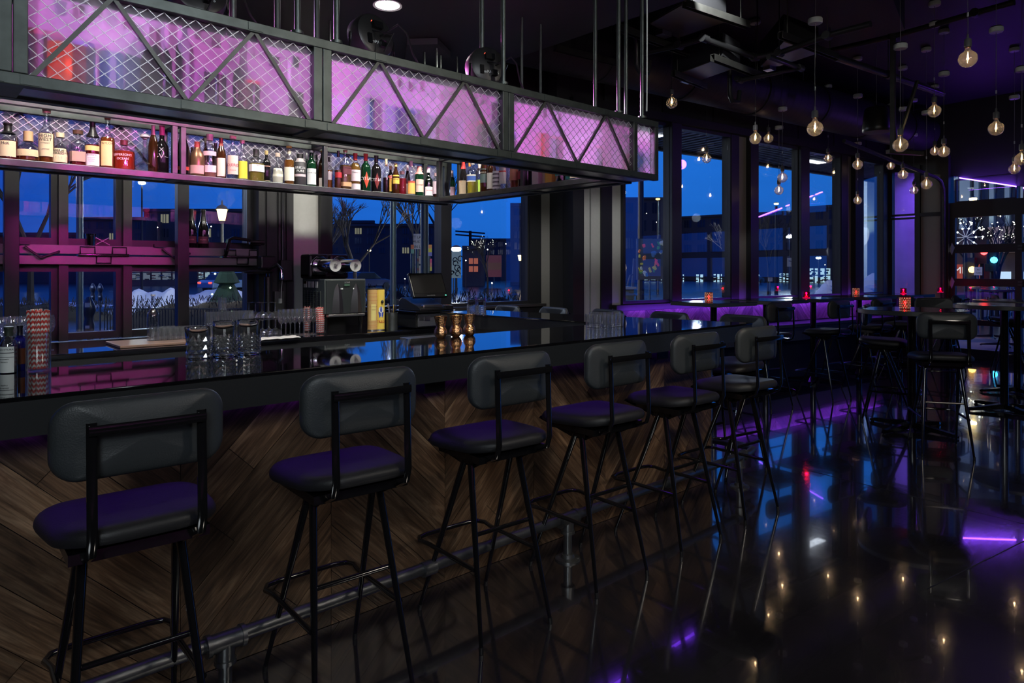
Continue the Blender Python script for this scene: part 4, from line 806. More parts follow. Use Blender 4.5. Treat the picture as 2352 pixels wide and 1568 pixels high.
o=stool(8.95,2.52,120,'dim stool behind the second round table by the glass door','stools around the round tables')
o=stool(8.05,1.15,-10,'stool cut by the frame edge beside the second round table','stools around the round tables')
o=stool(11.3,2.3,200,'faint stool beside the door jamb in front of the end wall','stools around the round tables')
# ------------------------------------------------------------------ tables
TABT=mat('table_top_black',(.012,.012,.014),.14,0,.6,coat=.3); EDG=mat('table_edge',(.035,.038,.04),.35)
def table(c,rad=None,rect=None,rz=0,lab='',grp='',z=1.07):
    o=thing('pedestal_table',(c.x,c.y,0),lab,'table',grp,rz)
    if rad:
        m=MB(); m.lathe([(rad,z-.002),(rad-.002,z)],48,); m.build('table_top',TABT,o,True,False)
        m=MB(); m.lathe([(rad-.004,z-.040),(rad,z-.038),(rad,z-.003)],48); m.build('top_edge',EDG,o,True,False)
    else:
        a,b=rect; m=MB(); m.bb((-a/2,-b/2,z-.004),(a/2,b/2,z)); m.build('table_top',TABT,o,False,False)
        m=MB(); m.bb((-a/2,-b/2,z-.042),(a/2,b/2,z-.0045)); m.build('top_edge',EDG,o,False,False)
    m=MB(); m.tube((0,0,.05),(0,0,z-.05),.036,n=20); m.build('pedestal',GLB,o,True,False)
    m=MB(); m.lathe([(.12,z-.058),(.12,z-.045)],20); m.build('mounting_plate',GLB,o,True,False)
    for k in range(4):
        a=k*PI/2+.4; d=Vector((math.cos(a),math.sin(a),0)); L_=.40 if rad else .33
        m=MB(); n=d.cross(Vector((0,0,1)))
        vs=[]
        for t,w_,h0,h1 in((0,.030,.02,.075),(L_-.03,.020,.010,.035),(L_,.012,.006,.022)):
            for s in(-1,1):
                for h in(h0,h1): vs.append(d*t+n*w_*s+Vector((0,0,h)))
        m.add(vs,[(0,2,3,1),(0,4,6,2),(4,8,10,6),(1,3,7,5),(5,7,11,9),(0,1,5,4),(4,5,9,8),(2,6,7,3),(6,10,11,7),(8,9,11,10)]); m.build('base_leg',GLB,o,False,False)
        m=MB(); m.tube(d*(L_-.02),d*(L_-.02)+Vector((0,0,.012)),.014,n=10); m.build('foot_pad',PLAS,o,True,False)
    return o
table(RT,rad=.43,rz=.9,lab='round high table with a patterned candle glass on it',grp='round high tables')
table(atD(2307,945,6.9),rad=.44,rz=.5,lab='round high table cut by the frame edge, reflecting purple',grp='round high tables')
table(atD(2337,910,7.9),rad=.44,rz=.3,lab='round high table farther back with thin purple edge',grp='round high tables')
TB=[(0,.68),(.93,1.68),(1.92,2.70),(3.06,3.80),(4.2,4.95)]
tl=['first window table, beside the grey wall strips','second window table, with the magenta candle cube','third window table, with a patterned candle glass','fourth window table, behind the round candle table','fifth window table, nearest the end wall']
for (a,b),l in zip(TB,tl):
    c=W((a+b)/2,0,-1.12); table(c,rect=(b-a,.64),rz=D7,lab=l,grp='tables along the windows')
# candles
def candle(p,pat,lab):
    o=thing('candle_glass',p,lab,'candle holder','candle glasses on the tables')
    if pat:
        m=MB(); m.open_lathe([(.041,0),(.043,.006),(.043,.105),(.040,.106),(.040,.008)],28); m.build('glass_cup',emis('x',(1,1,1),1) if False else thin('candle_red',(.75,.08,.10),.1,.10,.5),o,True,False)
        k=0
        for j in range(6):
            for i in range(14):
                a=(i+.5*(j%2))*2*PI/14; m=MB(); z=.012+j*.017; r=.0438; e=Vector((math.cos(a),math.sin(a),0)); t=Vector((-math.sin(a),math.cos(a),0)); rr=.0068
                vs=[e*r+t*rr*math.cos(q*PI/3)+Vector((0,0,z+rr*math.sin(q*PI/3))) for q in range(6)]+[e*(r+.002)+Vector((0,0,z))]
                mm_=MB(); mm_.add(vs,[(q,(q+1)%6,6) for q in range(6)]); mos.add(mm_.v,mm_.f) if k else None
                if k==0: mos=MB(); mos.add(mm_.v,mm_.f); k=1
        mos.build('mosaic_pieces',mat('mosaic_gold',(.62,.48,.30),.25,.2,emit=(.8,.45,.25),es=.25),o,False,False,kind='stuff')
    else:
        m=MB(); b=[(.042,0),(.044,.004),(.044,.078),(.040,.080),(.040,.006)]; m.open_lathe(b,20); m.build('glass_cup',thin('candle_magenta',(.95,.06,.35),.1,.12,.5),o,True,False)
        m=MB(); m.lathe([(.043,.0),(.043,.010)],20); m.build('glass_base',mat('magenta_base',(.6,.02,.2),.2,emit=(1,.02,.3),es=.5),o,True,False)
    m=MB(); m.lathe([(.0,.012),(.019,.012),(.019,.028),(0,.028)],14); m.build('tealight',mat('wax',(.6,.1,.1),.5,emit=(1,.10,.12),es=.9),o,True,False)
    m=MB(); m.lathe([(.0,.028),(.005,.034),(.003,.046),(0,.052)],8); m.build('flame',emis('flame',(1,.35,.2),22),o,True,False)
    l=bpy.data.lights.new('candle_flame','POINT'); l.energy=1.0; l.color=(1,.15,.25); l.shadow_soft_size=.01; q=bpy.data.objects.new('candle_glow',l); COL.objects.link(q); q.parent=o; q.location=(0,0,.06)
candle(RT+Vector((-.02,.05,1.07)),True,'patterned red and gold candle glass on the round table')
def onT(u,off): 
    t=onW0(u,off); return W(t,1.07,off)
candle(onT(1628,-1.15),True,'patterned candle glass on the first window table')
candle(onT(1966,-1.1),True,'patterned candle glass on the third window table')
candle(onT(1852,-1.15),False,'magenta candle cup on the second window table')
candle(onT(2075,-1.05),False,'magenta candle cup on the fourth window table')
candle(onT(2160,-1.1),False,'magenta candle cup nearest the end wall')
# ------------------------------------------------------------------ pendant bulbs
BC=thin('bulb_glass',(.95,.93,.88),.01,.10,.95); haze(BC,.10,(1,.9,.75)); FIL=emis('filament',(1,.66,.36),32); SOCK=mat('grey_socket',(.10,.10,.11),.5); CORD=mat('grey_cord',(.16,.16,.17),.6)
BL=[(1543,236,27,'bulb hanging alone beside the rack end'),(1623,364,22,'low bulb in front of the second window pane of the wing'),(1735,318,27,'bulb hanging in front of the grey column strip'),(1765,318,22,'small bulb close beside the grey column bulb'),(1872,295,36,'large bulb below the near pendant speaker'),(1797,408,23,'upper bulb of the staggered pair in the blue pane'),(1789,437,21,'lower bulb of the staggered pair in the blue pane'),(1902,364,20,'small bulb before the wide black mullion'),(1970,378,23,'upper bulb of the pair hanging over the candle table row'),(1970,460,19,'lowest bulb, hanging beneath another over the table row'),(2068,333,33,'large bulb in front of the slotted steel strut'),(2046,381,18,'small bulb left of the big strut bulb'),(2074,401,22,'bulb hanging just beneath the big strut bulb'),(2099,437,18.5,'dim bulb before the purple concrete pane'),(2128,423,24,'bulb in front of the grey end panel'),(2146,255,29,'bulb hanging high above the door track'),(2147,347,20,'smaller of the two touching bulbs by the track'),(2168,348,26,'larger of the two touching bulbs by the track'),(2223,135,40,'biggest and highest bulb, glowing brightest'),(2288,295,33,'bulb hanging alone before the dark upper end wall'),(2330,388,24,'low bulb above the purple tube near the frame edge'),(2347,365,30,'bulb cut by the frame edge above the door header')]
def mkbulb():
    o=thing('pendant_bulb',(0,0,0),'','pendant light'); r=.0625
    prof=[(0,-r)]+[(r*math.sin(a),-r*math.cos(a)) for a in [PI*.1*i for i in range(1,8)]]+[(.030,.052),(.019,.064),(.0165,.085)]
    m=MB(); m.open_lathe(prof,24); m.build('globe',BC,o,True,False)
    m=MB(); m.path([(0.0,0,.045),(.010,0,.028),(.012,0,.0),(.004,0,.016),(0,.006,-.002),(-.004,0,.016),(-.012,0,0),(-.010,0,.028)],.0018,5); m.build('filament',FIL,o,True,False)
    m=MB(); m.tube((0,0,.04),(0,0,.075),.006,.009,8); m.build('glass_stem',CLR,o,True,False)
    m=MB(); m.lathe([(.0185,.078),(.0185,.092)],14); m.build('screw_shell',BRASS,o,True,False)
    m=MB(); m.lathe([(.0235,.088),(.0245,.092),(.0245,.140),(.020,.146),(.009,.150),(.007,.178),(.004,.182)],16); m.build('socket',SOCK,o,True,False)
    return o
bproto=mkbulb()
for i,(u,v,wd,lab) in enumerate(BL):
    d=.128*F/wd; p=atD(u,v,d)
    zc=4.15
    o=bproto if i==0 else copy_tree(bproto); o.location=p; tag(o,lab,'pendant light','bare globe bulbs hanging on long cords')
    l=bpy.data.lights.new('bulb_filament_light','POINT'); l.energy=.09; l.color=(1,.70,.42); l.shadow_soft_size=.012; q=bpy.data.objects.new('bulb_glow',l); COL.objects.link(q); q.parent=o; q.location=(0,0,.0)
    m=MB(); top=Vector((p.x+R.uniform(-.01,.01),p.y,zc-.055)); b0=p+Vector((0,0,.18)); pts=[b0,b0+Vector((.004,0,.08)),b0+Vector((-.004,0,.2)),b0+Vector((0,0,.4)),b0.lerp(top,.6)+Vector((.006,0,0)),top]
    if top.z-b0.z<.6: pts=[b0,top]
    m.path(pts,.0028,5); m.build('cord',CORD,o,True)
    m=MB(); m.tube(b0+Vector((0,0,.13)),b0+Vector((0,0,.16)),.007,n=8); m.build('cord_stop',WHT,o,True)
    m=MB(); m.lathe([(.050,-.055),(.056,-.048),(.056,-.018),(.052,-.012)],20,(top.x,top.y,zc)); m.build('ceiling_cup',WHT,o,True)
    m=MB(); m.lathe([(.045,-.012),(.045,0)],12,(top.x,top.y,zc)); m.build('junction_box',BLK,o,True)
# ------------------------------------------------------------------ ceiling services over the room
def cthing(name,p,lab,cat,grp=None): return thing(name,p,lab,cat,grp)
dz=3.72; o=cthing('spiral_duct',W(2,dz,-.62),'big round black spiral duct running along above the wing windows','duct')
m=MB(); m.tube(W(-2.45,dz,-.62),W(6.4,dz,-.62),.29,n=32); m.build('duct_body',mat('duct_black',(.03,.033,.037),.5),o,True)
for t in (-2.3,-.9,.4,1.75,3.1,4.4,5.6):
    m=MB(); m.tube(W(t-.03,dz,-.62),W(t+.03,dz,-.62),.302,n=32); m.build('duct_collar',BLKW,o,True)
m=MB()
for k in range(58):
    t=-2.4+k*.15; m.tube(W(t,dz,-.62),W(t+.008,dz,-.62),.2935,n=32,cap=False)
m.build('spiral_seam',BLKW,o,True,kind='stuff')
UNIT=mat('unit_panel',(.22,.19,.15),.35,.6,noise=(3,.25))
def flatbox(px,z,h,lab,mt=UNIT):
    c=[atZ(u,v,z) for u,v in px]; cc=sum(c,Vector())/len(c); o=cthing('ceiling_unit',cc,lab,'ceiling unit','flat units hung under the open ceiling')
    m=MB(); m.prism([(p.x,p.y) for p in c],z,z+h); m.build('casing',BLKW,o)
    m=MB(); m.prism([((p.x-cc.x)*.97+cc.x,(p.y-cc.y)*.97+cc.y) for p in c],z-.012,z-.0005); m.build('access_plate',mt,o,bevel=.002)
    m=MB(); q=(c[0]+c[1])/2; m.box((q.x,q.y,z-.03),(.14,.08,.05)); m.build('junction_box',ALU,o)
    return o
flatbox([(1490,52),(1556,86),(1668,48),(1566,8)],3.62,.25,'nearer ceiling unit catching a warm light on its underside')
flatbox([(1545,172),(1610,182),(1700,150),(1660,128)],3.42,.22,'dim ceiling unit left of the pair of struts')
flatbox([(1745,152),(1790,150),(1880,120),(1800,92)],3.62,.25,'ceiling unit tinted purple, in front of the long conduit')
def strut(p,q,z,lab,w_=.045,h=.06,hang=True):
    a=atZ(*p,z);b=atZ(*q,z); o=cthing('strut_channel',(a+b)/2,lab,'strut','steel channels hung from the ceiling')
    d=(b-a).normalized(); n=d.cross(Vector((0,0,1)))
    for s in(-1,1):
        m=MB(); m.bar(a+n*s*w_/2,b+n*s*w_/2,.005,h); m.build('channel_side',STEELD,o)
    m=MB(); m.bar(a+Vector((0,0,h/2)),b+Vector((0,0,h/2)),w_,.004); m.build('channel_web',STEELD,o)
    if hang:
        for t in(.12,.88):
            e=a.lerp(b,t); m=MB(); m.tube(e,Vector((e.x,e.y,4.145)),.006,n=6); m.build('threaded_rod',STEELD,o)
strut((1418,62),(1580,122),3.54,'channel crossing behind the hanger pipes')
strut((1572,8),(1718,58),3.56,'channel at the upper frame edge beside the nearer ceiling unit')
strut((1637,132),(1752,176),3.38,'channel in the middle, under the bent conduit')
strut((1792,80),(1920,130),3.55,'channel ending where the long conduit begins')
strut((1546,168),(1620,198),3.38,'short channel close to the spiral duct')
strut((1275,110),(1420,145),3.56,'channel behind the soffit edge above the rack')
PB=mat('black_conduit',(.03,.032,.035),.35,.3)
def pipe(pts,z,r,lab,hang=()):
    P=[atZ(u,v,z) for u,v in pts]; o=cthing('conduit',P[0],lab,'pipe','conduits under the ceiling'); m=MB(); m.path(P,r,10); m.build('pipe_run',PB,o,True)
    for e in P[1:-1]:
        m=MB(); m.tube(e+Vector((-.04,0,0)),e+Vector((.04,0,0)),r*1.35,n=10); m.build('pipe_fitting',PB,o,True)
    for k in hang:
        e=P[k]; m=MB(); m.tube(e,Vector((e.x,e.y,4.145)),.005,n=6); m.build('threaded_rod',STEELD,o)
    return o
pipe([(1478,122),(1560,104),(1618,88),(1732,131),(1790,122),(1900,82),(2000,55)],3.50,.028,'bent black conduit zigzagging between the ceiling units',(1,4,5))
pipe([(1765,130),(1838,156),(1700,184),(1690,180)],3.34,.024,'conduit loop carrying a yellow cable near the middle channel')
pipe([(1920,132),(2040,172),(2165,216)],3.55,.035,'long straight conduit running towards the door',(1,))
pipe([(1900,118),(2050,84),(2240,30),(2330,5)],3.90,.03,'conduit close under the ceiling at the upper frame corner')
for pts,l in (([(1700,184),(1760,172),(1830,155)],'yellow cable lying along the conduit loop'),([(1482,120),(1545,106),(1610,90)],'yellow cable lying along the near conduit')):
    P=[atZ(u,v,3.375 if pts[0][0]==1700 else 3.535) for u,v in pts]; m=MB(); m.path(P,.006,6); tag(m.build('yellow_cable',mat('yellow_cable',(.55,.5,.08),.5),None,True),l,'cable')
def trapp(u,v,z,lab):
    p=atZ(u,v,z); o=cthing('pipe_trap',p,lab,'pipe'); m=MB(); m.path([p+Vector((-.16,0,.22)),p+Vector((-.05,0,.2)),p+Vector((0,0,.12)),p+Vector((0,0,-.12)),p+Vector((.05,0,-.18)),p+Vector((.17,0,-.17)),p+Vector((.2,0,-.05))],.025,10); m.build('trap_pipe',PB,o,True)
trapp(1462,118,3.45,'black drain trap hanging beside the white strapped pipe'); trapp(1676,190,3.35,'black drain trap hanging beneath the middle channel')
def speaker(u,vt,vb,wp,lab,sz=.30):
    d=sz/wp*F; p=atD(u,vb,d); h=(vb-vt)/F*d; o=thing('pendant_speaker',p,lab,'speaker','pendant speakers under the ceiling')
    m=MB(); m.lathe([(.150,0),(.158,.012),(.158,.05),(.135,h-.03),(.12,h)],32); m.build('speaker_shell',PLAS,o,True,False)
    m=MB(); m.lathe([(.135,-.006),(.148,-.004),(.148,0)],32); m.build('grille',mat('speaker_grille',(.02,.02,.024),.5),o,True,False)
    m=MB(); m.tube((0,0,h),(0,0,4.15-p.z),.004,n=6); m.build('suspension_cable',CORD,o,False,False)
    m=MB(); m.lathe([(.03,h),(.02,h+.03),(.006,h+.04)],12); m.build('hanger_cap',PLAS,o,True,False)
speaker(1845,190,256,50,'pendant speaker behind the large bulb'); speaker(2013,248,303,48,'dim pendant speaker left of the slotted strut',.255)
m=MB(); a=atD(2051,195,7.2); b=atD(2051,352,7.2); m.bar(a,b,.045,.045); o=thing('slotted_strut_frame',a,'vertical slotted steel strut with a diagonal brace hanging from the ceiling','strut'); m.build('strut_post',STEELD,o)
m=MB(); m.bar(b+Vector((0,-.02,.02)),atD(2107,185,7.2),.04,.02); m.build('strut_brace',STEELD,o)
m=MB(); m.bar(b+Vector((-.15,0,0)),b+Vector((.25,-.2,0)),.05,.04); m.build('strut_foot',STEELD,o)
m=MB(); m.bar(a,Vector((a.x,a.y,4.15)),.045,.045); m.build('strut_post',STEELD,o)
m=MB(); c=[atZ(u,v,3.75) for u,v in((1940,100),(2078,70),(2030,-60),(1830,-20))]; m.prism([(p.x,p.y) for p in c],3.75,4.1); tag(m.build('rectangular_duct',BLKW),'dark rectangular duct hanging at the top of the frame, right of the large bulb cord','duct')
m=MB(); c=[atZ(u,v,3.17) for u,v in((930,150),(1035,140),(1005,110),(935,112))]; m.prism([(p.x,p.y) for p in c],3.20,3.249); o=m.build('ceiling_vent',BLKW); tag(o,'dark square vent grille in the low ceiling behind the stage lights','vent')
# downlights in the soffit
for i,(x,y) in enumerate(((2.545,4.079),(.9,4.08),(3.6,1.2),(1.9,.6))):
    o=thing('recessed_downlight',(x,y,3.25),['bright round downlight recessed in the low ceiling above the rack','round downlight recessed above the near end of the bottle shelf','round downlight in the low ceiling over the bar corner','round downlight in the low ceiling over the stools'][i],'ceiling light','round downlights in the low ceiling')
    m=MB(); m.open_lathe([(.085,-.002),(.10,-.006),(.10,0),(.083,0)],28); m.build('trim_ring',WHT,o,True,False)
    m=MB(); m.lathe([(.083,-.001),(0,-.0012)],28); m.build('diffuser',emis('downlight_glow',(1,.97,.9),22),o,False,False)
# ------------------------------------------------------------------ things on the bar
def glass_tumbler(p,h,r,mt,lab,grp,liqc=None,flare=0,wav=None,spout=False,base=.012,name='tumbler'):
    o=thing(name,p,lab,'glass',grp)
    m=MB(); m.open_lathe([(0.0005,0),(r*.92,0),(r*.97,.004),(r,.02),(r+flare,h),(r+flare-.0035,h),(r-.004,.02+base),(r*.8,base),(0.0005,base)],36,wav=wav); m.build('glass_wall',mt,o,True,False); return o
def cutglass(p,h,r,lab,diam,spout):
    o=thing('mixing_glass',p,lab,'mixing glass','crystal mixing glasses on the bar')
    m=MB(); n=36
    prof=[(r*.9,0),(r,.003),(r,h*.985),(r-.002,h),(r-.006,h),(r-.006,h*.16),(r*.8,h*.12),(.0005,h*.12)]
    m.open_lathe(prof,n)
    if spout:
        for v in m.v:
            a=math.atan2(v.y,v.x)
            w_=max(0,1-abs((a-spout+PI)%(2*PI)-PI)/.5); k=max(0,(v.z-h*.8)/(h*.2)); q=1+.28*w_*w_*k; v.x*=q; v.y*=q
    m.build('glass_wall',CRYS,o,True,False)
    m=MB(); rows=5 if diam else 9; cols=10 if diam else 16; z1=h*(.70 if diam else .58); 
    for j in range(rows):
        for i in range(cols):
            a=(i+.5*(j%2))*2*PI/cols; z=h*.06+j*(z1-h*.06)/rows; e=Vector((math.cos(a),math.sin(a),0)); t=Vector((-math.sin(a),math.cos(a),0)); hw=PI*r/cols*.95; hh=(z1-h*.06)/rows*.95
            if diam: vs=[e*(r+.0002)+t*hw+Vector((0,0,z)),e*(r+.0002)+Vector((0,0,z+hh)),e*(r+.0002)-t*hw+Vector((0,0,z)),e*(r+.0002)+Vector((0,0,z-hh)),e*(r+.0065)+Vector((0,0,z))]
            else: vs=[e*(r+.0002)+t*hw+Vector((0,0,z+hh*.4)),e*(r+.0002)+Vector((0,0,z+hh)),e*(r+.0002)-t*hw+Vector((0,0,z+hh*.4)),e*(r+.0002)+Vector((0,0,z-hh)),e*(r+.0055)+Vector((0,0,z))]
            m.add(vs,[(0,1,4),(1,2,4),(2,3,4),(3,0,4)])
    m.build('cut_facets',CUT,o,False,False,kind='stuff')
    return o
cutglass(atZ(457,823,ZB),.125,.042,'left mixing glass with large diamond cuts and a pouring lip',True,math.radians(150))
cutglass(atZ(516,819,ZB),.142,.0445,'middle mixing glass with fine fish scale cuts',False,math.radians(20))
cutglass(atZ(571,813,ZB),.142,.0445,'mixing glass nearest the copper cups, fine cuts and spout',False,math.radians(20))
# straw glasses
STR=mat('striped_straw',(.6,.05,.05),.5)
def straw_mat():
    m=MATS['striped_straw']; nt=m.node_tree; b=nt.nodes['Principled BSDF']; tc=N(nt,'ShaderNodeTexCoord'); s=N(nt,'ShaderNodeSeparateXYZ'); L(nt,tc.outputs['UV'],s.inputs[0])
    a=N(nt,'ShaderNodeMath',operation='PINGPONG',i={1:.5}); L(nt,s.outputs[0],a.inputs[0])
    mu=N(nt,'ShaderNodeMath',operation='MULTIPLY',i={1:1.0}); L(nt,a.outputs[0],mu.inputs[0]); ad=N(nt,'ShaderNodeMath',operation='ADD'); L(nt,mu.outputs[0],ad.inputs[0]); L(nt,s.outputs[1],ad.inputs[1])
    f=N(nt,'ShaderNodeMath',operation='FRACT'); L(nt,ad.outputs[0],f.inputs[0]); g=N(nt,'ShaderNodeMath',operation='GREATER_THAN',i={1:.56}); L(nt,f.outputs[0],g.inputs[0])
    mx=N(nt,'ShaderNodeMix',data_type='RGBA',i={6:(.50,.035,.03,1),7:(.66,.66,.64,1)}); L(nt,g.outputs[0],mx.inputs[0]); L(nt,mx.outputs[2],b.inputs['Base Color'])
straw_mat()
def straw(base,top,o,r=.0056):
    m=MB(); m.tube(base,top,r,n=8); ob=m.build('straw',STR,o,True,False); me=ob.data; uv=me.uv_layers.new(name='uv'); ln=(Vector(top)-Vector(base)).length
    for poly in me.polygons:
        for li in poly.loop_indices:
            vi=me.loops[li].vertex_index; k=vi%8; u_=k/8.*2
            if len(poly.vertices)==4 and 7 in [me.loops[q].vertex_index%8 for q in poly.loop_indices] and 0 in [me.loops[q].vertex_index%8 for q in poly.loop_indices] and k==0: u_=2.
            uv.data[li].uv=(u_,0 if vi<8 else ln/.0175)
def straw_glass(p,r,h,n,ln,lab,holder):
    o=thing('straw_glass',p,lab,'straw glass','glasses full of striped paper straws')
    m=MB(); m.open_lathe([(.0005,.002),(r*.95,.0),(r,.004),(r,h),(r-.003,h),(r-.003,.008),(.0005,.008)],28); m.build('glass_wall',CLR,o,True,False)
    k=0
    for i in range(n):
        a=i*2.39996; rr=(r-.008)*math.sqrt((i+.5)/n); x,y=rr*math.cos(a),rr*math.sin(a); l=R.uniform(1.02,1.14)
        straw(Vector((x*.8,y*.8,.010)),Vector((x*l,y*l,.008+ln+R.uniform(-.004,.008))),o)
    return o
straw_glass(atZ(88,852,ZB),.037,.135,22,.197,'tall glass packed with red and white chevron straws on the near bar',1)
straw_glass(atZ(735,766,.914),.042,.11,22,.197,'glass of red and white straws beside the drinks machine',1)
straw_glass(atZ(712,763,.914)+Vector((0,.05,0)),.036,.11,16,.195,'second glass of straws half hidden by the champagne flutes',1)
# bitters bottles
def bb_(u,v,h,r,**k): bottle(atZ(u,v,ZB),h,r,**k)
bb_(20,856,.155,.026,shape='std',lq=(.2,.2,.3),fill=.55,cap=(.03,.04,.035),capz=.80,capr=1.35,label=(.62,.66,.66),lz=(.02,.58),band=[(.44,.455,(.05,.05,.06)),(.35,.36,(.05,.05,.06))],text=[('ANGOSTURA',.50,.055),('aromatic',.30,.05),('bitters',.24,.05)],lab='clear bitters bottle with a newspaper like white label beside the straws',group='small bottles on the near bar',name='bitters_bottle',face=-PI/2-.6)
bb_(46,850,.155,.021,shape='std',glass='blue',cap=(.01,.01,.02),capz=.78,label=None,band=[(.15,.5,(.12,.03,.01))],lab='dark blue bitters bottle with orange print behind the white labelled one',group='small bottles on the near bar',name='bitters_bottle')
bb_(-14,852,.17,.024,shape='std',glass='black',cap=(.01,.01,.02),capz=.78,label=None,lab='black bottle cut by the frame edge',group='small bottles on the near bar',name='bitters_bottle')
# copper cups
for u,v,l in((1012,776,'copper cup on the bar, first from the mixing glasses'),(1047,773,'copper cup in the middle of the three'),(1078,770,'copper cup nearest the return counter')):
    o=thing('copper_cup',atZ(u,v,ZB),l,'cup','copper cups on the bar'); s=1.0
    m=MB(); m.open_lathe([(.0005,.0),(.020,0),(.026,.006),(.0315,.018),(.033,.028),(.0315,.040),(.026,.050),(.0225,.056),(.0235,.066),(.029,.090),(.0335,.110),(.0345,.112),(.0325,.110),(.027,.088),(.021,.060),(.0005,.050)],40,wav=(20,.012)); m.build('cup_body',BRASS,o,True,False)
for u,v,l in((1084,722,'patterned tumbler on the return counter, nearer the till'),(1105,724,'patterned tumbler on the return counter, nearer the copper cups')):
    p=atZ(u,v,ZB); o=cutglass(p,.135,.036,l,False,0); o.name='tumbler'; o['category']='glass'; o['group']='patterned tumblers on the return counter'
for i,(u,v) in enumerate(((1354,752),(1371,753),(1389,752),(1407,752),(1424,750),(1362,746),(1380,746),(1398,746),(1416,745))):
    glass_tumbler(atZ(u,v,ZB),.082,.0225,FLT,'fluted glass on the bar corner, %s from the copper cups in the %s row'%(ORD[i if i<5 else i-5],'front' if i<5 else 'rear'),'fluted glasses clustered on the bar corner',wav=(12,.05),flare=.003)
# ------------------------------------------------------------------ things on the back counter
ZC=.914
clear=atZ(332,791,ZC); clear.z=ZC+.02
brd=thing('service_mat',(1.45,5.06,ZC),'brown edged service board under the glasses on the back counter','board'); m=MB(); m.bb((1.08,4.90,ZC),(1.95,5.30,ZC+.018)); m.build('board_body',mat('board_brown',(.16,.10,.075),.5),brd,bevel=.004)
p=Vector((1.33,5.12,ZC+.018)); bottle(p,.315,.038,shape='tall',glass='clear',cap=(.4,.4,.42),capz=.97,label=None,lab='empty clear bottle standing on the brown board',group='glassware on the back counter',name='glass_bottle')
rows=[(ZC+.018,[(350+14*i,5.10) for i in range(8)]),(ZC+.018,[(360+14*i,5.19) for i in range(8)]),(ZC+.018,[(352+14*i,5.26) for i in range(4)])]
k=0
for z,ps in rows:
    for u,y in ps:
        p=atY(u,y); p.z=z; k+=1; glass_tumbler(p,.085,.024,FLT,'fluted glass on the brown board, %s from the corked clear bottle in the %s row'%(ORD[ps.index((u,y))],['front','middle','rear'][rows.index((z,ps))]),'small glasses in rows on the board',wav=(12,.04))
for j in range(2):
    for i in range(7):
        p=atY(482+15*i,5.12+.09*j); p.z=ZC; glass_tumbler(p,.098,.030,FLT,'lower layer tumbler behind the mixing glasses, %s from the board in the %s row'%(ORD[i],['front','rear'][j]),'stacked tumblers behind the mixing glasses',wav=(14,.05))
for i in range(7):
    p=atY(480+15.5*i,5.16); p.z=ZC+.10; glass_tumbler(p,.098,.029,FLT,'upper layer tumbler behind the mixing glasses, %s from the board'%ORD[i],'stacked tumblers behind the mixing glasses',wav=(14,.05))
p=atY(511,5.16); p.z=ZC+.20; glass_tumbler(p,.10,.030,FLT,'single tumbler topping the stack behind the mixing glasses','stacked tumblers behind the mixing glasses',wav=(14,.05))
m=MB(); 
def stem(p,h,kind,up,lab,grp):
    o=thing('stem_glass',p,lab,'glass',grp)
    P={'coupe':[(.032,.0),(.030,.003),(.0045,.010),(.0035,.5),(.006,.56),(.030,.66),(.045,.80),(.048,.95),(.048,1.0)],
       'flute':[(.030,.0),(.029,.003),(.0045,.010),(.0035,.42),(.006,.46),(.022,.56),(.026,.72),(.026,.88),(.024,1.0)],
       'wine':[(.032,.0),(.030,.003),(.0045,.010),(.0035,.42),(.006,.46),(.030,.56),(.040,.70),(.038,.88),(.032,1.0)]}[kind]
    pr=[(r,z*h if z>.02 else z) for r,z in P]
    if not up: pr=[(r,h-z) for r,z in pr][::-1]
    m=MB(); m.open_lathe(pr,20); m.build('glass_wall',CLR,o,True,False)
    if up: 
        m=MB(); m.lathe([(.030,.0),(.0005,.004)],20); m.build('foot',CLR,o,True,False)
    return o
for i in range(5):
    p=atY(572+15*i,5.28-.03*i); p.z=ZC+.13; stem(p,.125,'coupe',False,'upturned coupe in the upper tier, %s from the tumbler stack'%ORD[i],'upturned coupes in two tiers')
for i in range(4):
    p=atY(588+15*i,5.16); p.z=ZC; stem(p,.125,'coupe',False,'upturned coupe in the lower tier, %s from the tumbler stack'%ORD[i],'upturned coupes in two tiers')
for j in range(2):
    for i in range(8):
        p=atY(646+10.5*i,5.00+.08*j); p.z=ZC; stem(p,.20,'flute',True,'champagne flute, %s from the coupes in the %s row'%(ORD[i],['front','rear'][j]),'champagne flutes in two rows')
for j in range(2):
    for i in range(5):
        p=atY(2+25*i+8*j,5.02+.10*j); p.z=ZC; stem(p,.22,'wine',True,'stemmed wine glass behind the near straws, %s from the frame edge in the %s row'%(ORD[i],['front','rear'][j]),'wine glasses behind the near straw glass')
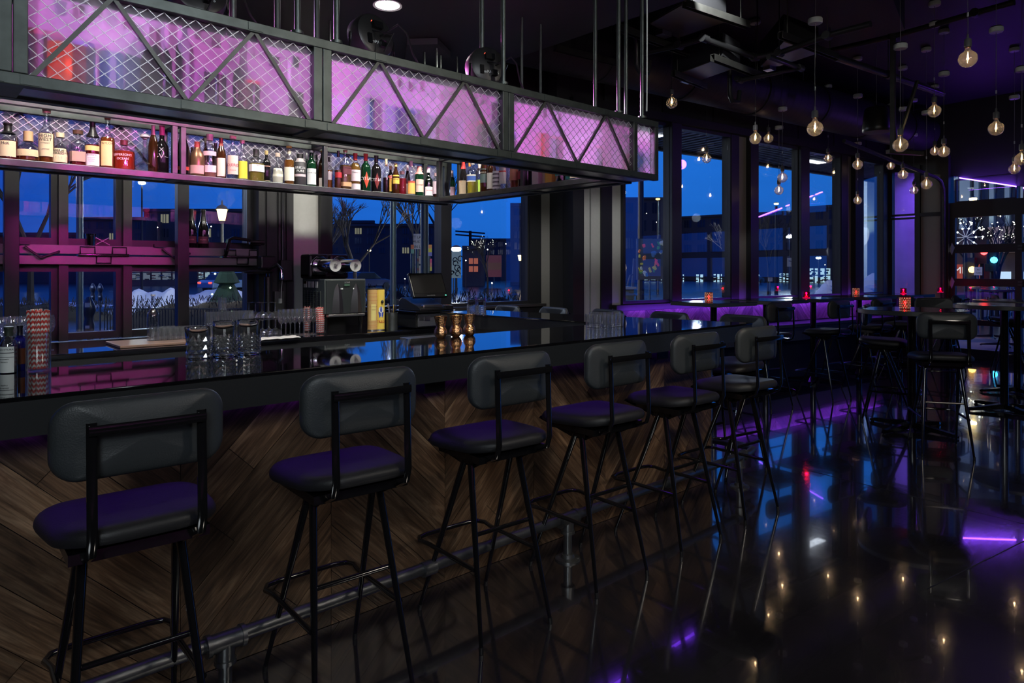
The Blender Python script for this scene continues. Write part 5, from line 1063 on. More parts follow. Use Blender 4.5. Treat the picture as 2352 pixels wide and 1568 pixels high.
# slush machine
sm=thing('drinks_machine',(2.71,5.16,ZC),'black two barrel frozen drinks machine with chrome cylinders','drinks machine')
MG=mat('machine_grey',(.035,.045,.045),.4); MD=mat('machine_dark',(.018,.023,.024),.35)
m=MB(); m.bb((2.525,4.97,1.066),(2.893,5.36,1.345)); m.build('lower_body',MG,sm,bevel=.006)
m=MB(); m.bb((2.54,4.962,1.07),(2.88,4.97,1.335)); m.build('front_panel',MD,sm,bevel=.002)
m=MB(); m.bb((2.53,5.24,1.345),(2.70,5.42,1.55)); m.bb((2.53,5.24,1.345),(2.889,5.42,1.40)); m.build('barrel_housing',PLAS,sm,bevel=.02)
m=MB(); m.bb((2.715,5.24,1.40),(2.889,5.42,1.55)); m.build('barrel_housing',PLAS,sm,bevel=.02)
for x in (2.62,2.80):
    AX=Matrix.Rotation(PI/2,3,'X')
    m=MB(); m.lathe([(.082,0),(.082,.008),(.074,.012),(.070,.020)],32,(x,5.24,1.455),axis=AX); m.build('chrome_flange',CHROME,sm,True)
    m=MB(); m.lathe([(.052,.0),(.052,.255),(.050,.262)],32,(x,5.235,1.455),axis=AX); m.build('cooling_barrel',CHROME,sm,True)
    m=MB(); m.lathe([(.051,.262),(.051,.266),(.0,.267)],32,(x,5.235,1.455),axis=AX); m.build('barrel_end_disc',mat('frosted_disc',(.45,.47,.47),.35),sm,True)
    m=MB(); m.lathe([(.014,.267),(.010,.285),(.0,.286)],12,(x,5.235,1.455),axis=AX); m.build('auger_nut',ALU,sm,True)
for x in (2.635,2.80):
    m=MB(); n=9; vs=[]
    for i in range(n+1):
        z=1.072+(1.31-1.072)*i/n; w_=.050*math.sqrt(max(0,1-(i/n)**1.6)); vs+=[(x-w_,4.960,z),(x+.0*w_,4.960-.030*w_/.05,z),(x+w_,4.960,z)]
    fs=[]
    for i in range(n): a=i*3; fs+=[(a,a+1,a+4,a+3),(a+1,a+2,a+5,a+4)]
    m.add(vs,fs); m.build('drip_cowl',PLAS,sm,True)
m=MB(); m.bb((2.69,4.955,1.288),(2.74,4.961,1.308)); m.build('display_window',mat('lcd_green',(.05,.10,.07),.2),sm)
for i,x in enumerate((2.66,2.672,2.77,2.782)):
    m=MB(); m.bb((x,4.955,1.262),(x+.007,4.961,1.272)); m.build('button',WHT,sm)
for zi in range(9):
    for yi in range(5):
        pass
m=MB()
for i in range(10): m.bb((2.519,5.03,1.085+i*.0165),(2.5255,5.31,1.092+i*.0165))
m.build('vent_slots',BLK,sm,kind='stuff')
for i in range(6):
    m=MB(); m.bb((2.517,5.03+.056*i-.003,1.082),(2.5245,5.03+.056*i+.003,1.25)); m.build('vent_bar',MG,sm)
for i,(y,w_,c) in enumerate(((5.30,.05,(.6,.55,.5)),(5.23,.04,(.5,.52,.52)),(5.17,.04,(.5,.52,.52)),(5.10,.04,(.5,.52,.52)))):
    m=MB(); m.bb((2.521,y-w_/2,1.275),(2.5255,y+w_/2,1.325)); m.build('warning_sticker',pmat(c),sm)
m=MB(); m.bb((2.521,5.277,1.305),(2.5240,5.323,1.325)); m.build('sticker_band',pmat((.6,.2,.05)),sm)
m=MB(); m.bb((2.545,4.94,1.045),(2.87,5.0,1.066)); m.build('drip_tray',ALU,sm,bevel=.004)
for x in (2.55,2.86):
    for y in (5.0,5.33):
        m=MB(); m.tube((x,y,ZC),(x,y,1.066),.014,.018,12); m.build('machine_leg',GLB,sm,True)
m=MB(); m.bb((2.60,5.2,ZC),(2.84,5.32,1.05)); m.build('base_box',BLK,sm)
t=text_mb('ULTRA-2',.012); t.xform(Matrix.Translation((2.715,4.9545,1.315))@Matrix.Rotation(PI/2,4,'X')); t.build('lettering',WHT,sm)
# gift tubes
def tube_box(u,c,txt,tc,lab,plaid=False):
    p=atY(u,5.0); p.z=ZC; o=thing('bottle_gift_tube',p,lab,'gift tube','yellow bottle tubes next to the drinks machine'); r=.042
    m=MB(); m.lathe([(r,.004),(r,.345)],28); m.build('tube_wall',pmat(c,.35),o,True,False)
    m=MB(); m.lathe([(r+.001,0),(r+.001,.008)],28); m.build('metal_rim',ALU,o,True,False); m=MB(); m.lathe([(r+.001,.342),(r+.001,.352),(0,.353)],28); m.build('lid',BLK,o,True,False)
    f=-PI/2-.25
    if plaid:
        for z in (.03,.045,.07,.25,.28,.31): 
            m=MB(); m.lathe([(r+.0006,z),(r+.0006,z+.003)],28); m.build('plaid_line',pmat((.5,.2,.08)),o,True,False)
        m=MB(); m.lathe([(r+.001,.085),(r+.001,.22)],10,a0=f-.5,a1=f+.5); m.build('label',pmat((.68,.60,.22)),o,True,False)
    else:
        m=MB(); vs=[]; 
        for a,z in((0,.205),(.55,.15),(.35,.105),(-.35,.105),(-.55,.15)): vs.append(((r+.001)*math.cos(f+a),(r+.001)*math.sin(f+a),z))
        vs.append(((r+.003)*math.cos(f),(r+.003)*math.sin(f),.15)); m.add(vs,[(i,(i+1)%5,5) for i in range(5)]); m.build('blue_pentagon',pmat((.04,.08,.42)),o,False,False)
        m=MB(); g=[(.012,.112),(.003,.118),(.003,.145),(.016,.155),(.020,.175),(.017,.19)]; vs=[]
        for w_,z in g: vs+=[((r+.0035)*math.cos(f+s*w_/r),(r+.0035)*math.sin(f+s*w_/r),z) for s in(-1,1)]
        m.add(vs,[(2*i,2*i+1,2*i+3,2*i+2) for i in range(5)]); m.build('goblet_print',WHT,o,False,False)
        m=MB(); m.lathe([(0,.0),(.012,.004),(.013,.016),(.006,.026),(0,.028)],10,((r+.0)*math.cos(f+.25),(r)*math.sin(f+.25),.225)); m.build('figure_print',BLK,o,True,False)
    for ln,z,s in txt:
        t=text_mb(ln,s); t.v=[Vector(((r+.0016)*math.cos(f+v.x/r),(r+.0016)*math.sin(f+v.x/r),z+v.y)) for v in t.v]; t.build('lettering',pmat(tc),o,False,False)
tube_box(855,(.55,.36,.14),[('E.H.TAYLOR',.195,.013),('SINGLE',.17,.011)],(.2,.05,.03),'plaid tan gift tube with pale yellow label next to the machine',True)
tube_box(872,(.72,.55,.10),[('STREGA',.062,.030)],(.5,.03,.02),'bright yellow gift tube printed STREGA with a blue goblet emblem')
# steel caddy
cd=thing('steel_caddy',atZ(900,757,ZC),'stainless steel caddy holding bar tools beside the till','caddy')
m=MB(); m.open_lathe([(.048,.0),(.048,.145),(.046,.145),(.046,.006),(.0005,.006)],28); m.build('caddy_wall',STEEL,cd,True,False)
for i,(a,l) in enumerate(((.4,.21),(1.7,.19),(3.0,.22),(4.2,.18),(5.3,.20))):
    m=MB(); m.tube((.01*math.cos(a),.01*math.sin(a),.01),(.032*math.cos(a),.032*math.sin(a),l),.005,n=8); m.tube((.032*math.cos(a),.032*math.sin(a),l-.03),(.034*math.cos(a),.034*math.sin(a),l),.009,n=8); m.build('bar_tool',[CHROME,PLAS,ALU][i%3],cd,True,False)
# till
tl_=thing('till_terminal',(3.50,5.03,ZC),'black touchscreen till with tilted monitor on a cash drawer','till')
m=MB(); m.bb((3.300,4.840,ZC+.01),(3.680,5.270,ZC+.135)); m.build('cash_drawer',PLAS,tl_,bevel=.004)
m=MB(); m.bb((3.315,4.832,ZC+.02),(3.665,4.840,ZC+.125)); m.build('drawer_front',mat('drawer_grey',(.07,.075,.085),.35),tl_,bevel=.002)
m=MB(); m.bb((3.330,4.827,ZC+.08),(3.370,4.832,ZC+.105)); m.bb((3.380,4.827,ZC+.075),(3.440,4.832,ZC+.11)); m.build('drawer_badge',ALU,tl_)
m=MB(); m.bb((3.280,4.810,ZC+.137),(3.710,5.290,ZC+.15)); m.build('drawer_lid',GLB,tl_,bevel=.003)
Zb=ZC+.15
m=MB(); prof=[(-.17,.0),(-.17,.02),(-.12,.045),(-.02,.07),(.06,.10),(.12,.11),(.16,.08),(.17,0)]
vs=[(3.37,5.05+y,Zb+z) for y,z in prof]+[(3.65,5.05+y,Zb+z) for y,z in prof]; n=len(prof); m.add(vs,[tuple(range(n)),tuple(range(2*n-1,n-1,-1))]+[(i,n+i,n+(i+1)%n,(i+1)%n) for i in range(n)]); m.build('curved_base',PLAS,tl_,True,bevel=.004)
m=MB(); m.bb((3.410,4.885,Zb+.022),(3.620,4.930,Zb+.052)); m.build('base_plate',ALU,tl_,bevel=.01)
MM4=Matrix.Translation((3.54,5.01,Zb+.215))@Matrix.Rotation(math.radians(-6),4,'Z')@Matrix.Rotation(math.radians(-27),4,'X')
m=MB(); m.box((0,0,0),(.345,.035,.235)); m.xform(MM4); m.build('monitor',PLAS,tl_,bevel=.006)
m=MB(); m.box((0,-.0185,.012),(.315,.002,.185)); m.xform(MM4); m.build('screen',mat('dark_screen',(.02,.02,.02),.25,0,.8),tl_)
t=text_mb('micros ORACLE',.012); t.xform(MM4@Matrix.Translation((0,-.0182,-.108))@Matrix.Rotation(PI/2,4,'X')); t.build('lettering',WHT,tl_)
m=MB(); m.box((.15,-.0185,-.105),(.012,.002,.005)); m.xform(MM4); m.build('power_lamp',emis('green_led',(.1,1,.5),4),tl_)
kp=thing('card_terminal',(3.69,4.86,ZC+.15),'low black card terminal to one side of the till','card reader'); m=MB(); m.box((3.69,4.93,ZC+.17),(.10,.09,.04)); m.build('reader_body',PLAS,kp,bevel=.008)
for i in range(9):
    m=MB(); m.box((3.665+.02*(i%3),4.905+.018*(i//3),ZC+.192),(.012,.011,.004)); m.build('key',pmat([(.3,.3,.3),(.5,.1,.08),(.5,.4,.1)][i%3]),kp)
nk=thing('napkin_stack',atY(925,5.46)+Vector((0,0,0)),'stack of folded white napkins behind the caddy','napkins'); nk.location.z=ZC
for i in range(6):
    m=MB(); m.box((0,0,.004+i*.008),(.12-.002*i,.12,.0075)); m.build('napkin',pmat((.42,.38,.42)),nk,False,False,bevel=.002)
fc=thing('folded_cloth',atZ(640,778,ZC),'crumpled white bar cloth under the coupes','cloth'); m=MB(); n=10; vs=[]
for i in range(n+1):
    for j in range(5): vs.append((-.15+.30*i/n,-.045+.0225*j,.003+.006*abs(math.sin(i*1.9+j))+.002*j))
m.add(vs,[(i*5+j,(i+1)*5+j,(i+1)*5+j+1,i*5+j+1) for i in range(n) for j in range(4)]); q=m.build('cloth_sheet',pmat((.5,.5,.5)),fc,True,False); q.modifiers.new('s','SOLIDIFY').thickness=.003
cc_=thing('knife_block',atY(1128,2.96,790),'small black tool holder on the sink shelf behind the copper cups','tool holder'); cc_.location=Vector((2.72,3.10,.75)); 
m=MB(); m.box((0,0,.05),(.10,.08,.10)); m.build('holder_body',PLAS,cc_,False,False,bevel=.004)
for i in range(3): m=MB(); m.box((-.03+.03*i,0,.13),(.014,.02,.09)); m.build('tool_handle',[WHT,pmat((.1,.15,.4)),WHT][i],cc_,False,False)
# champagne on the window rail, shaker cup and jigger
for u,l in((439,'champagne bottle on the window rail, next to the post'),(467,'champagne bottle on the window rail, nearer the lantern')):
    p=atY(u,5.66); p.z=1.59; bottle(p,.305,.041,shape='champ',glass='black',cap=(.02,.02,.02),capz=.70,label=(.10,.09,.06),lz=(.12,.30),tcol=(.5,.45,.3),text=[('PALMER',.20,.045)],lab=l,group='champagne bottles on the window rail',name='champagne_bottle')
p=atY(209,5.66); p.z=1.59; o=thing('steel_cup',p,'shiny steel shaker cup on the window rail','cup'); m=MB(); m.open_lathe([(.0005,.002),(.030,.002),(.032,.06),(.036,.085),(.034,.085),(.029,.006),(.0005,.006)],24); m.build('cup_wall',CHROME,o,True,False)
o=thing('bar_spoon_pair',atY(236,5.64)+Vector((0,0,0)),'two crossed white strainers leaning on the window rail','utensils'); o.location.z=1.595
for s in(-1,1): m=MB(); m.bar((-.045*s,0,.003),(.04*s,.01,.055),.012,.004); m.build('utensil_arm',WHT,o,False,False)
# wall mounted gun tap arm, electrical box, outlet with plug
o=thing('glass_rinser_arm',(2.22,5.42,1.25),'black tap tower with a long handle in front of the dark column','tap'); 
m=MB(); m.tube((2.26,5.42,ZC),(2.26,5.42,1.36),.035,.03,20); m.build('tower',PLAS,o,True)
m=MB(); m.lathe([(0,0),(.11,.006),(.12,.02),(.06,.032),(0,.034)],28,(2.17,5.40,1.385)); m.build('flat_head',PLAS,o,True)
m=MB(); m.path([(2.26,5.42,1.36),(2.24,5.38,1.42),(2.30,5.34,1.46),(2.33,5.32,1.42),(2.33,5.32,1.34)],.016,10); m.build('spout',CHROME,o,True)
m=MB(); m.box((2.24,5.40,1.48),(.12,.08,.10)); m.build('tap_head',PLAS,o,bevel=.01)
o=thing('electrical_box',(2.46,5.53,1.35),'dark electrical box with conduit on the column','electrical box'); m=MB(); m.bb((2.40,5.49,1.33),(2.50,5.54,1.50)); m.build('box_body',FRM,o,bevel=.004); m=MB(); m.tube((2.43,5.53,1.5),(2.43,5.53,3.1),.010,n=8); m.build('riser_conduit',FRM,o,True)
o=thing('wall_outlet',(2.42,5.53,1.15),'steel outlet plate with a white plug on the column','outlet'); m=MB(); m.bb((2.36,5.522,1.07),(2.44,5.54,1.24)); m.build('cover_plate',STEEL,o,bevel=.002); m=MB(); m.bb((2.385,5.49,1.14),(2.41,5.522,1.18)); m.build('plug',WHT,o,bevel=.003); m=MB(); m.path([(2.40,5.49,1.18),(2.40,5.485,1.26),(2.41,5.49,1.33)],.004,6); m.build('plug_cable',WHT,o,True)
# ------------------------------------------------------------------ outside
GZ=-.15
def g(u,d,z=0):
    r=ray(u,HV); return Vector((r[0]*d,r[1]*d,z))
def zat(v,d): return H+(HV-v)/F*d
ASPH=mat('wet_asphalt',(.02,.022,.028),.25,noise=(.3,.4)); SNOW=mat('snow',(.55,.56,.66),.8,bump=(3,.6)); BRK=mat('far_brick',(.13,.09,.08),.8,noise=(.4,.2)); BRK2=mat('far_stucco',(.06,.06,.075),.8,noise=(.3,.2)); HEDGE=mat('hedge',(.03,.025,.018),.9); BARK=mat('bark',(.025,.02,.018),.9); TEAL=mat('galvanised_post',(.16,.22,.22),.4,.6)
m=MB(); m.add([(-150,5.95,GZ),(190,5.95,GZ),(190,190,GZ),(-150,190,GZ)],[(0,1,2,3)]); m.add([(13.1,-60,GZ),(190,-60,GZ),(190,5.95,GZ),(13.1,5.95,GZ)],[(0,1,2,3)]); struct(m.build('ground_street',ASPH))
m=MB(); m.bb((-30,5.95,GZ),(60,8.9,GZ+.10)); m.bb((13.1,-20,GZ),(17.5,5.95,GZ+.10)); struct(m.build('sidewalk',mat('sidewalk',(.10,.085,.085),.6,noise=(2,.3)),bevel=.01))
# soffit over the wing windows
m=MB(); quad_slab(W,-.4,9.5,3.34,3.38,.05,1.25,m); s_=struct(m.build('ceiling_canopy',CONC))
for k in range(66):
    m=MB(); quad_slab(W,-.35+k*.15,-.27+k*.15,3.305,3.34,.08,1.22,m); m.build('soffit_rib',CONC,s_)
m=MB(); quad_slab(W,-.4,9.5,3.27,3.50,1.25,1.33,m); struct(m.build('trim_canopy_edge',FRM))
for t in (2.9,5.0,.9):
    m=MB(); quad_slab(W,t,t+.5,3.293,3.303,.55,.70,m); tag(m.build('soffit_light',emis('soffit_glow',(.9,.93,1),5)),{2.9:'slim lit panel in the outside soffit past the grey column',5.0:'slim lit panel in the outside soffit farther along',.9:'slim lit panel in the outside soffit before the first mullion'}[t],'light')
def building(u0,u1,d,vtop,rows,cols,lab,mt=BRK,lit=(),z0=3.5,wc=(.10,.14,.22),name='building',step=None,deep=12,d1=None):
    d1=d1 or d; a=g(u0,d,GZ);b=g(u1,d1,GZ); zt=zat(vtop,(d+d1)/2); o=thing(name,a,lab,'building','buildings across the street')
    X=(b-a); ln=X.length; X.normalize(); n=Vector((-X.y,X.x,0)); n= n if n.dot(a)>0 else -n
    m=MB(); c=[a,b,b+n*deep,a+n*deep]; m.prism([(p.x,p.y) for p in c],GZ,zt); m.build('wall',mt,o)
    m=MB(); e=[a-n*.3,b-n*.3,b+n*.4,a+n*.4]; m.prism([(p.x,p.y) for p in e],zt,zt+.35); m.build('parapet',mt,o)
    if rows:
        fh=(zt-z0)/rows; cw=ln/cols; gm=mat('far_window',(.02,.03,.05),.15,0,.8)
        for r_ in range(rows):
            for c_ in range(cols):
                p=a+X*(c_*cw+cw*.22); q=a+X*(c_*cw+cw*.78); zb=z0+r_*fh+fh*.22; zt_=z0+r_*fh+fh*.82
                m=MB(); vs=[p-n*.06,q-n*.06]; m.add([Vector((v.x,v.y,z)) for v in vs for z in(zb,zt_)],[(0,2,3,1)])
                w_=m.build('window',emis('far_lit',(.9,.85,.6),.22) if (r_,c_) in lit else gm,o)
                for t in (.33,.66):
                    mm_=MB(); e_=p.lerp(q,t)-n*.10; mm_.bar((e_.x,e_.y,zb),(e_.x,e_.y,zt_),.07,.07); mm_.build('mullion',mt,w_)
    return o
building(1400,1552,118,458,3,5,'four storey block seen through the first window of the wing',BRK,z0=4.6)
building(1535,1835,122,496,3,9,'long lower brick block behind the second and third wing windows',BRK,z0=4.2,d1=108)
building(1838,2060,104,474,3,7,'flat roofed block behind the purple reflections',BRK,z0=4.2,d1=95)
building(1172,1300,75,474,4,3,'dark block at the edge of the middle window',BRK2,z0=3.5)
building(1082,1178,120,552,2,5,'low pale block behind the utility pole',BRK2,z0=4)
building(1062,1112,71,572,0,0,'dark kiosk block holding the orange lit square panels',BRK2,deep=3)
building(755,1000,92,520,3,9,'apartment block silhouette beyond the drinks machine',BRK2,lit=((2,2),(0,6)),z0=3.5)
building(770,860,96,512,0,0,'taller roof block on the apartment silhouette',BRK2)
building(330,590,88,486,3,8,'apartment block silhouette behind the near lamps',BRK2,lit=((2,1),(1,4)),z0=3.5)
building(185,335,84,505,3,5,'stepped block silhouette behind the galvanised post',BRK2,lit=((1,2),),z0=3.5)
building(-60,190,90,540,2,6,'low dark block behind the bare tree',BRK2,z0=3.5)
# lit shops
def shop(u0,u1,v0,v1,d,lab,col=(.55,.85,1.0),s=1.1,n=3,goods=True):
    a=g(u0,d);b=g(u1,d); z0=zat(v1,d);z1=zat(v0,d); o=thing('shop_window',Vector((a.x,a.y,z0)),lab,'shop window','lit shop fronts across the street')
    m=MB(); m.add([Vector((p.x,p.y,z)) for p in(a,b) for z in(z0,z1)],[(0,2,3,1)]); 
    k='shoplit_%d'%int(d); m.build('lit_interior',emis(k,col,s),o)
    q=Vector((-(b-a).y,(b-a).x,0)).normalized(); q=q if q.dot(a)<0 else -q
    mr_=MB(); mr_.add([Vector((e.x,e.y,z)) for e in(a-q*.1,b-q*.1) for z in(GZ,z0)]+[Vector((e.x,e.y,z)) for e in(a+q*.15,b+q*.15) for z in(GZ,z0)],[(0,2,3,1),(4,5,7,6),(0,1,5,4),(2,6,7,3),(1,3,7,5)]); mr_.build('stall_riser',BRK,o)
    for i in range(n+1):
        e=a.lerp(b,i/n)+q*.1; m=MB(); m.bar((e.x,e.y,z0),(e.x,e.y,z1),.14,.14); m.build('mullion',BRK,o)
    m=MB(); e0=a+q*.1; e1=b+q*.1; m.bar((e0.x,e0.y,(z0+z1)/2+.3),(e1.x,e1.y,(z0+z1)/2+.3),.12,.12); m.build('transom',BRK,o)
    if goods:
        for i in range(n*7):
            e=a.lerp(b,R.uniform(.04,.96))+q*.06; zz=R.uniform(z0,z1*.9+z0*.1); m=MB(); hh=(z1-z0)*R.uniform(.05,.12); m.box((e.x,e.y,zz),(.35,.35,hh)); m.build('shop_goods',pmat([(.05,.08,.1),(.3,.05,.05),(.04,.2,.3),(.3,.3,.1),(.02,.02,.03)][i%5]),o)
shop(1478,1522,630,643,100,'pair of lit panes below the painted board'); shop(1555,1572,630,662,98,'lit doorway behind the stacked outdoor chairs'); shop(1597,1616,630,655,98,'narrow lit pane between the stacked chair backs',n=2)
shop(1637,1662,629,664,98,'lit shop pane just right of the patterned candle'); shop(1734,1745,630,664,97,'tall lit strip beside the grey column',n=1); shop(1788,1812,628,648,97,'lit pane before the wide mullion')
shop(1856,1908,616,658,90,'largest lit shop front, full of shelves',n=4); shop(1974,1993,626,640,90,'small lit pane above the snow pile',n=2)
shop(455,500,620,640,70,'cool lit shop front behind the parked car',(.6,.8,.9),.45); shop(300,420,622,642,72,'dim shop front beyond the snow bank',(.5,.6,.8),.2,5)
# street lamps
def lamp(u,v,d,lab,col=(1,1,1),s=60,r=.22,kind='ball',energy=0):
    p=g(u,d,zat(v,d)); o=thing('street_lamp',Vector((p.x,p.y,GZ)),lab,'street lamp','street lamps'); hz_=p.z-GZ
    m=MB(); m.tube((0,0,0),(0,0,hz_-r),.09,.06,8); m.build('lamp_post',mat('lamp_post_dark',(.02,.02,.02),.4),o,True,False)
    if kind=='lantern':
        m=MB(); m.lathe([(r*.55,-r*1.2),(r*1.0,r*.9)],6); m.build('lamp_glass',emis('lantern_glow',(1,.72,.25),7),o,False,False).location=(0,0,hz_)
        m=MB(); m.lathe([(r*1.25,r*.9),(r*.8,r*1.5),(r*.2,r*1.8),(r*.1,r*2.6),(0,r*2.7)],8); m.build('lamp_roof',BRK,o,True,False).location=(0,0,hz_)
        m=MB(); m.lathe([(r*.2,-r*1.9),(r*.6,-r*1.2)],8); m.build('lamp_collar',BRK,o,True,False).location=(0,0,hz_)
    else:
        m=MB(); m.lathe([(0,-r*.5),(r*.8,-r*.35),(r,0),(r*.8,r*.35),(0,r*.5)],12); m.build('lamp_head',emis('lamp_%s_%d'%(kind,s),col,s),o,True,False).location=(0,0,hz_)
        m=MB(); m.lathe([(r*1.1,r*.3),(r*.5,r*.7),(0,r*.8)],12); m.build('lamp_hood',BRK,o,True,False).location=(0,0,hz_)
    return o
CW=(.8,1,.95); YW=(1,.72,.25)
lamp(326,420,55,'tall white street lamp below the decanter',CW,40,.28,'w'); lamp(1048,572,48,'brightest white lamp outside the middle window',(1,1,.95),60,.36,'b'); lamp(848,575,60,'yellow lamp above the drinks machine',YW,30,.16,'y')
lamp(1813,543,60,'cold white lamp in the third wing window',(.7,.85,1),45,.30,'c'); lamp(1880,592,70,'smaller cold lamp above the brightest shop',(.7,.85,1),30,.26,'c2'); lamp(1783,468,30,'small yellow lamp high in the third wing window',YW,24,.10,'y2')
lamp(72,632,50,'small lamp low behind the left panes',CW,30,.14,'w2'); lamp(740,478+50,90,'tiny lamp on the apartment block corner',CW,12,.2,'w3')
lamp(510,492,27,'glowing yellow lantern beside the champagne bottles',YW,10,.21,'lantern'); lamp(1195,591,62,'glowing lantern at the edge of the middle window',YW,10,.24,'lantern'); lamp(1184,588,80,'smaller lantern just beside the glowing one',YW,10,.2,'lantern')
o=lamp(1511,457,46,'arm street lamp in front of the four storey block',YW,3,.16,'arm')
m=MB(); p=g(1472,26,GZ); m.tube(p,(p.x,p.y,7.5),.13,.09,10); tag(m.build('utility_mast',mat('mast_brown',(.10,.08,.06),.6)),'plain brown mast rising past the rack end','pole')
p=g(1080,95,GZ); o=thing('utility_pole',p,'utility pole with crossarm against the evening sky','pole'); m=MB(); m.tube(p,(p.x,p.y,zat(530,95)),.2,n=8); m.build('pole_shaft',BARK,o); 
for v in (534,542): m=MB(); z=zat(v,95); m.bar((p.x-1.6,p.y+1.3,z+.2),(p.x+1.6,p.y-1.3,z-.1),.2,.2); m.build('crossarm',BARK,o)
FAR=['above the orange lit square','over the red banner','under the utility pole','high on the block at the middle window edge','low behind the gift tubes','between gift tubes and till','above the drinks machine barrels','below the string lit tree','near the till screen top','beside the yellow lamp star','low beside the large meter','on the four storey block upper row','at the roof of the four storey block','just past the glowing lantern','below the cold smaller lamp','left of the glowing yellow lantern','on the block behind the tall white lamp']
for u,v,d in ((1070,598,60),(1120,573,60),(1085,556,80),(1162,560,75),(920,660,70),(930,640,70),(780,600,85),(1130,650,50),(985,642,60),(835,592,85),(205,690,40),(1508,510,90),(1485,490,100),(1208,600,70),(1895,608,90),(485,520,75),(362,522,80)):
    p=g(u,d,zat(v,d)); m=MB(); m.lathe([(0,-.07),(.07,0),(0,.07)],6,p); q=m.build('distant_light',emis('distant_light',(1,.92,.7),10)); m=MB(); m.tube((p.x,p.y,GZ),(p.x,p.y,p.z-.05),.03,n=5); m.build('light_pole',BRK,q,world=False); tag(q,'tiny far point of light %s'%FAR[[(1070,598),(1120,573),(1085,556),(1162,560),(920,660),(930,640),(780,600),(1130,650),(985,642),(835,592),(205,690),(1508,510),(1485,490),(1208,600),(1895,608),(485,520),(362,522)].index((u,v))],'light','distant points of light')
for u,v,d,e,c in ((340,420,22,420,(.8,1,.95)),(1048,560,30,1600,(1,.98,.9)),(1813,480,60,2500,(.7,.85,1)),(520,480,20,300,(1,.75,.35)),(-60,400,14,500,(.8,.9,1)),(1600,500,40,1200,(.75,.85,1)),(900,420,40,900,(.7,.8,1))):
    l=bpy.data.lights.new('street_fill_light','POINT'); l.energy=e; l.color=c; l.shadow_soft_size=.25; q=bpy.data.objects.new('street_glow',l); COL.objects.link(q); q.location=g(u,d,max(zat(v,d),3.5))  # points added to brighten snow, hedges and walls, some without a lamp
# near galvanised posts, parking meters
def post(u,d,r,zt,lab,mt=TEAL):
    p=g(u,d,GZ); m=MB(); m.tube(p,(p.x,p.y,zt),r,n=14); o=m.build('steel_post',mt,None,True); tag(o,lab,'post'); return o
post(183,7.6,.034,3.6,'thin galvanised post just outside the left panes'); post(903,7.9,.035,4.2,'galvanised post outside the middle window'); post(975,8.6,.05,4.2,'darker round post near the window corner',mat('post_dark',(.10,.13,.14),.4,.5))
METG=mat('meter_grey',(.10,.11,.13),.3,.6)
def meter(u,d,vt,lab,s=1.0):
    p=g(u,d,GZ); zt=zat(vt,d); o=thing('parking_meter',p,lab,'parking meter','parking meters outside'); ax=Matrix.Rotation(-math.atan2(sx,cx)+.2,4,'Z')
    h=.36*s; z0=zt-h
    m=MB(); m.tube((0,0,0),(0,0,z0-GZ),.03*s,n=10); m.build('meter_post',METG,o,True,False)
    m=MB(); m.lathe([(.035,-.30),(.075,-.24),(.085,-.10),(.06,0),(.075,.06),(.105,.13),(.10,.20),(.055,.30),(.03,.35),(0,.36)],20); m.v=[Vector((v.x*s,v.y*.6*s,v.z*s)) for v in m.v]; m.xform(ax); m.build('meter_head',METG,o,True,False).location=(0,0,z0-GZ)
    m=MB(); m.box((0,-.058*s,-.13*s),(.06*s,.004,.045*s)); m.box((0,-.055*s,.22*s),(.07*s,.01,.07*s)); m.xform(ax); m.build('meter_window',WHT,o,False,False).location=(0,0,z0-GZ)
    return o
meter(204,8.2,680,'large parking meter beside the galvanised post',.75); meter(213,15,650,'smaller parking meter, first of the twin pair',.6); meter(230,15,650,'smaller parking meter, second of the twin pair',.6)
# snow banks and hedge
def heap(u0,u1,d,vt,lab,mt=SNOW,name='snow_bank',depth_=3,seed=0,zb=GZ,rough=.35):
    a=g(u0,d);b=g(u1,d); n=Vector((-(b-a).y,(b-a).x,0)).normalized(); zt=zat(vt,d); m=MB(); NX=26;NY=9; vs=[]; rr=random.Random(seed); ph=[rr.uniform(0,6) for _ in range(4)]
    for i in range(NX+1):
        for j in range(NY+1):
            x=i/NX;y=j/NY; e=math.sin(PI*x)**.5*math.sin(PI*y)**.7; w_=1-rough/2+rough/2*math.sin(6*x+ph[0])+rough*.4*math.sin(13*x+ph[1]+3*y)+.08*math.sin(31*x+ph[2]+9*y)
            p=a.lerp(b,x)+n*(y-.5)*depth_; vs.append((p.x,p.y,zb+(zt-zb)*max(0,e*w_)))
    m.add(vs,[(i*(NY+1)+j,(i+1)*(NY+1)+j,(i+1)*(NY+1)+j+1,i*(NY+1)+j+1) for i in range(NX) for j in range(NY)]); o=m.build(name,mt,None,True,kind='stuff'); o['label']=lab; o['category']='snow' if name=='snow_bank' else 'hedge'; return o
heap(290,470,26,652,'ploughed snow bank outside the folding window',seed=1); heap(400,640,28,658,'second ploughed snow bank beyond the lantern',seed=2); heap(-60,240,30,690,'low strip of old snow by the road',seed=3,depth_=2)
heap(1885,1940,34,636,'snow pile in front of the brightest shop',seed=4); heap(1962,2040,32,634,'snow pile low in the last wing window',seed=5); heap(560,760,60,655,'faint distant snow ridge',seed=6)
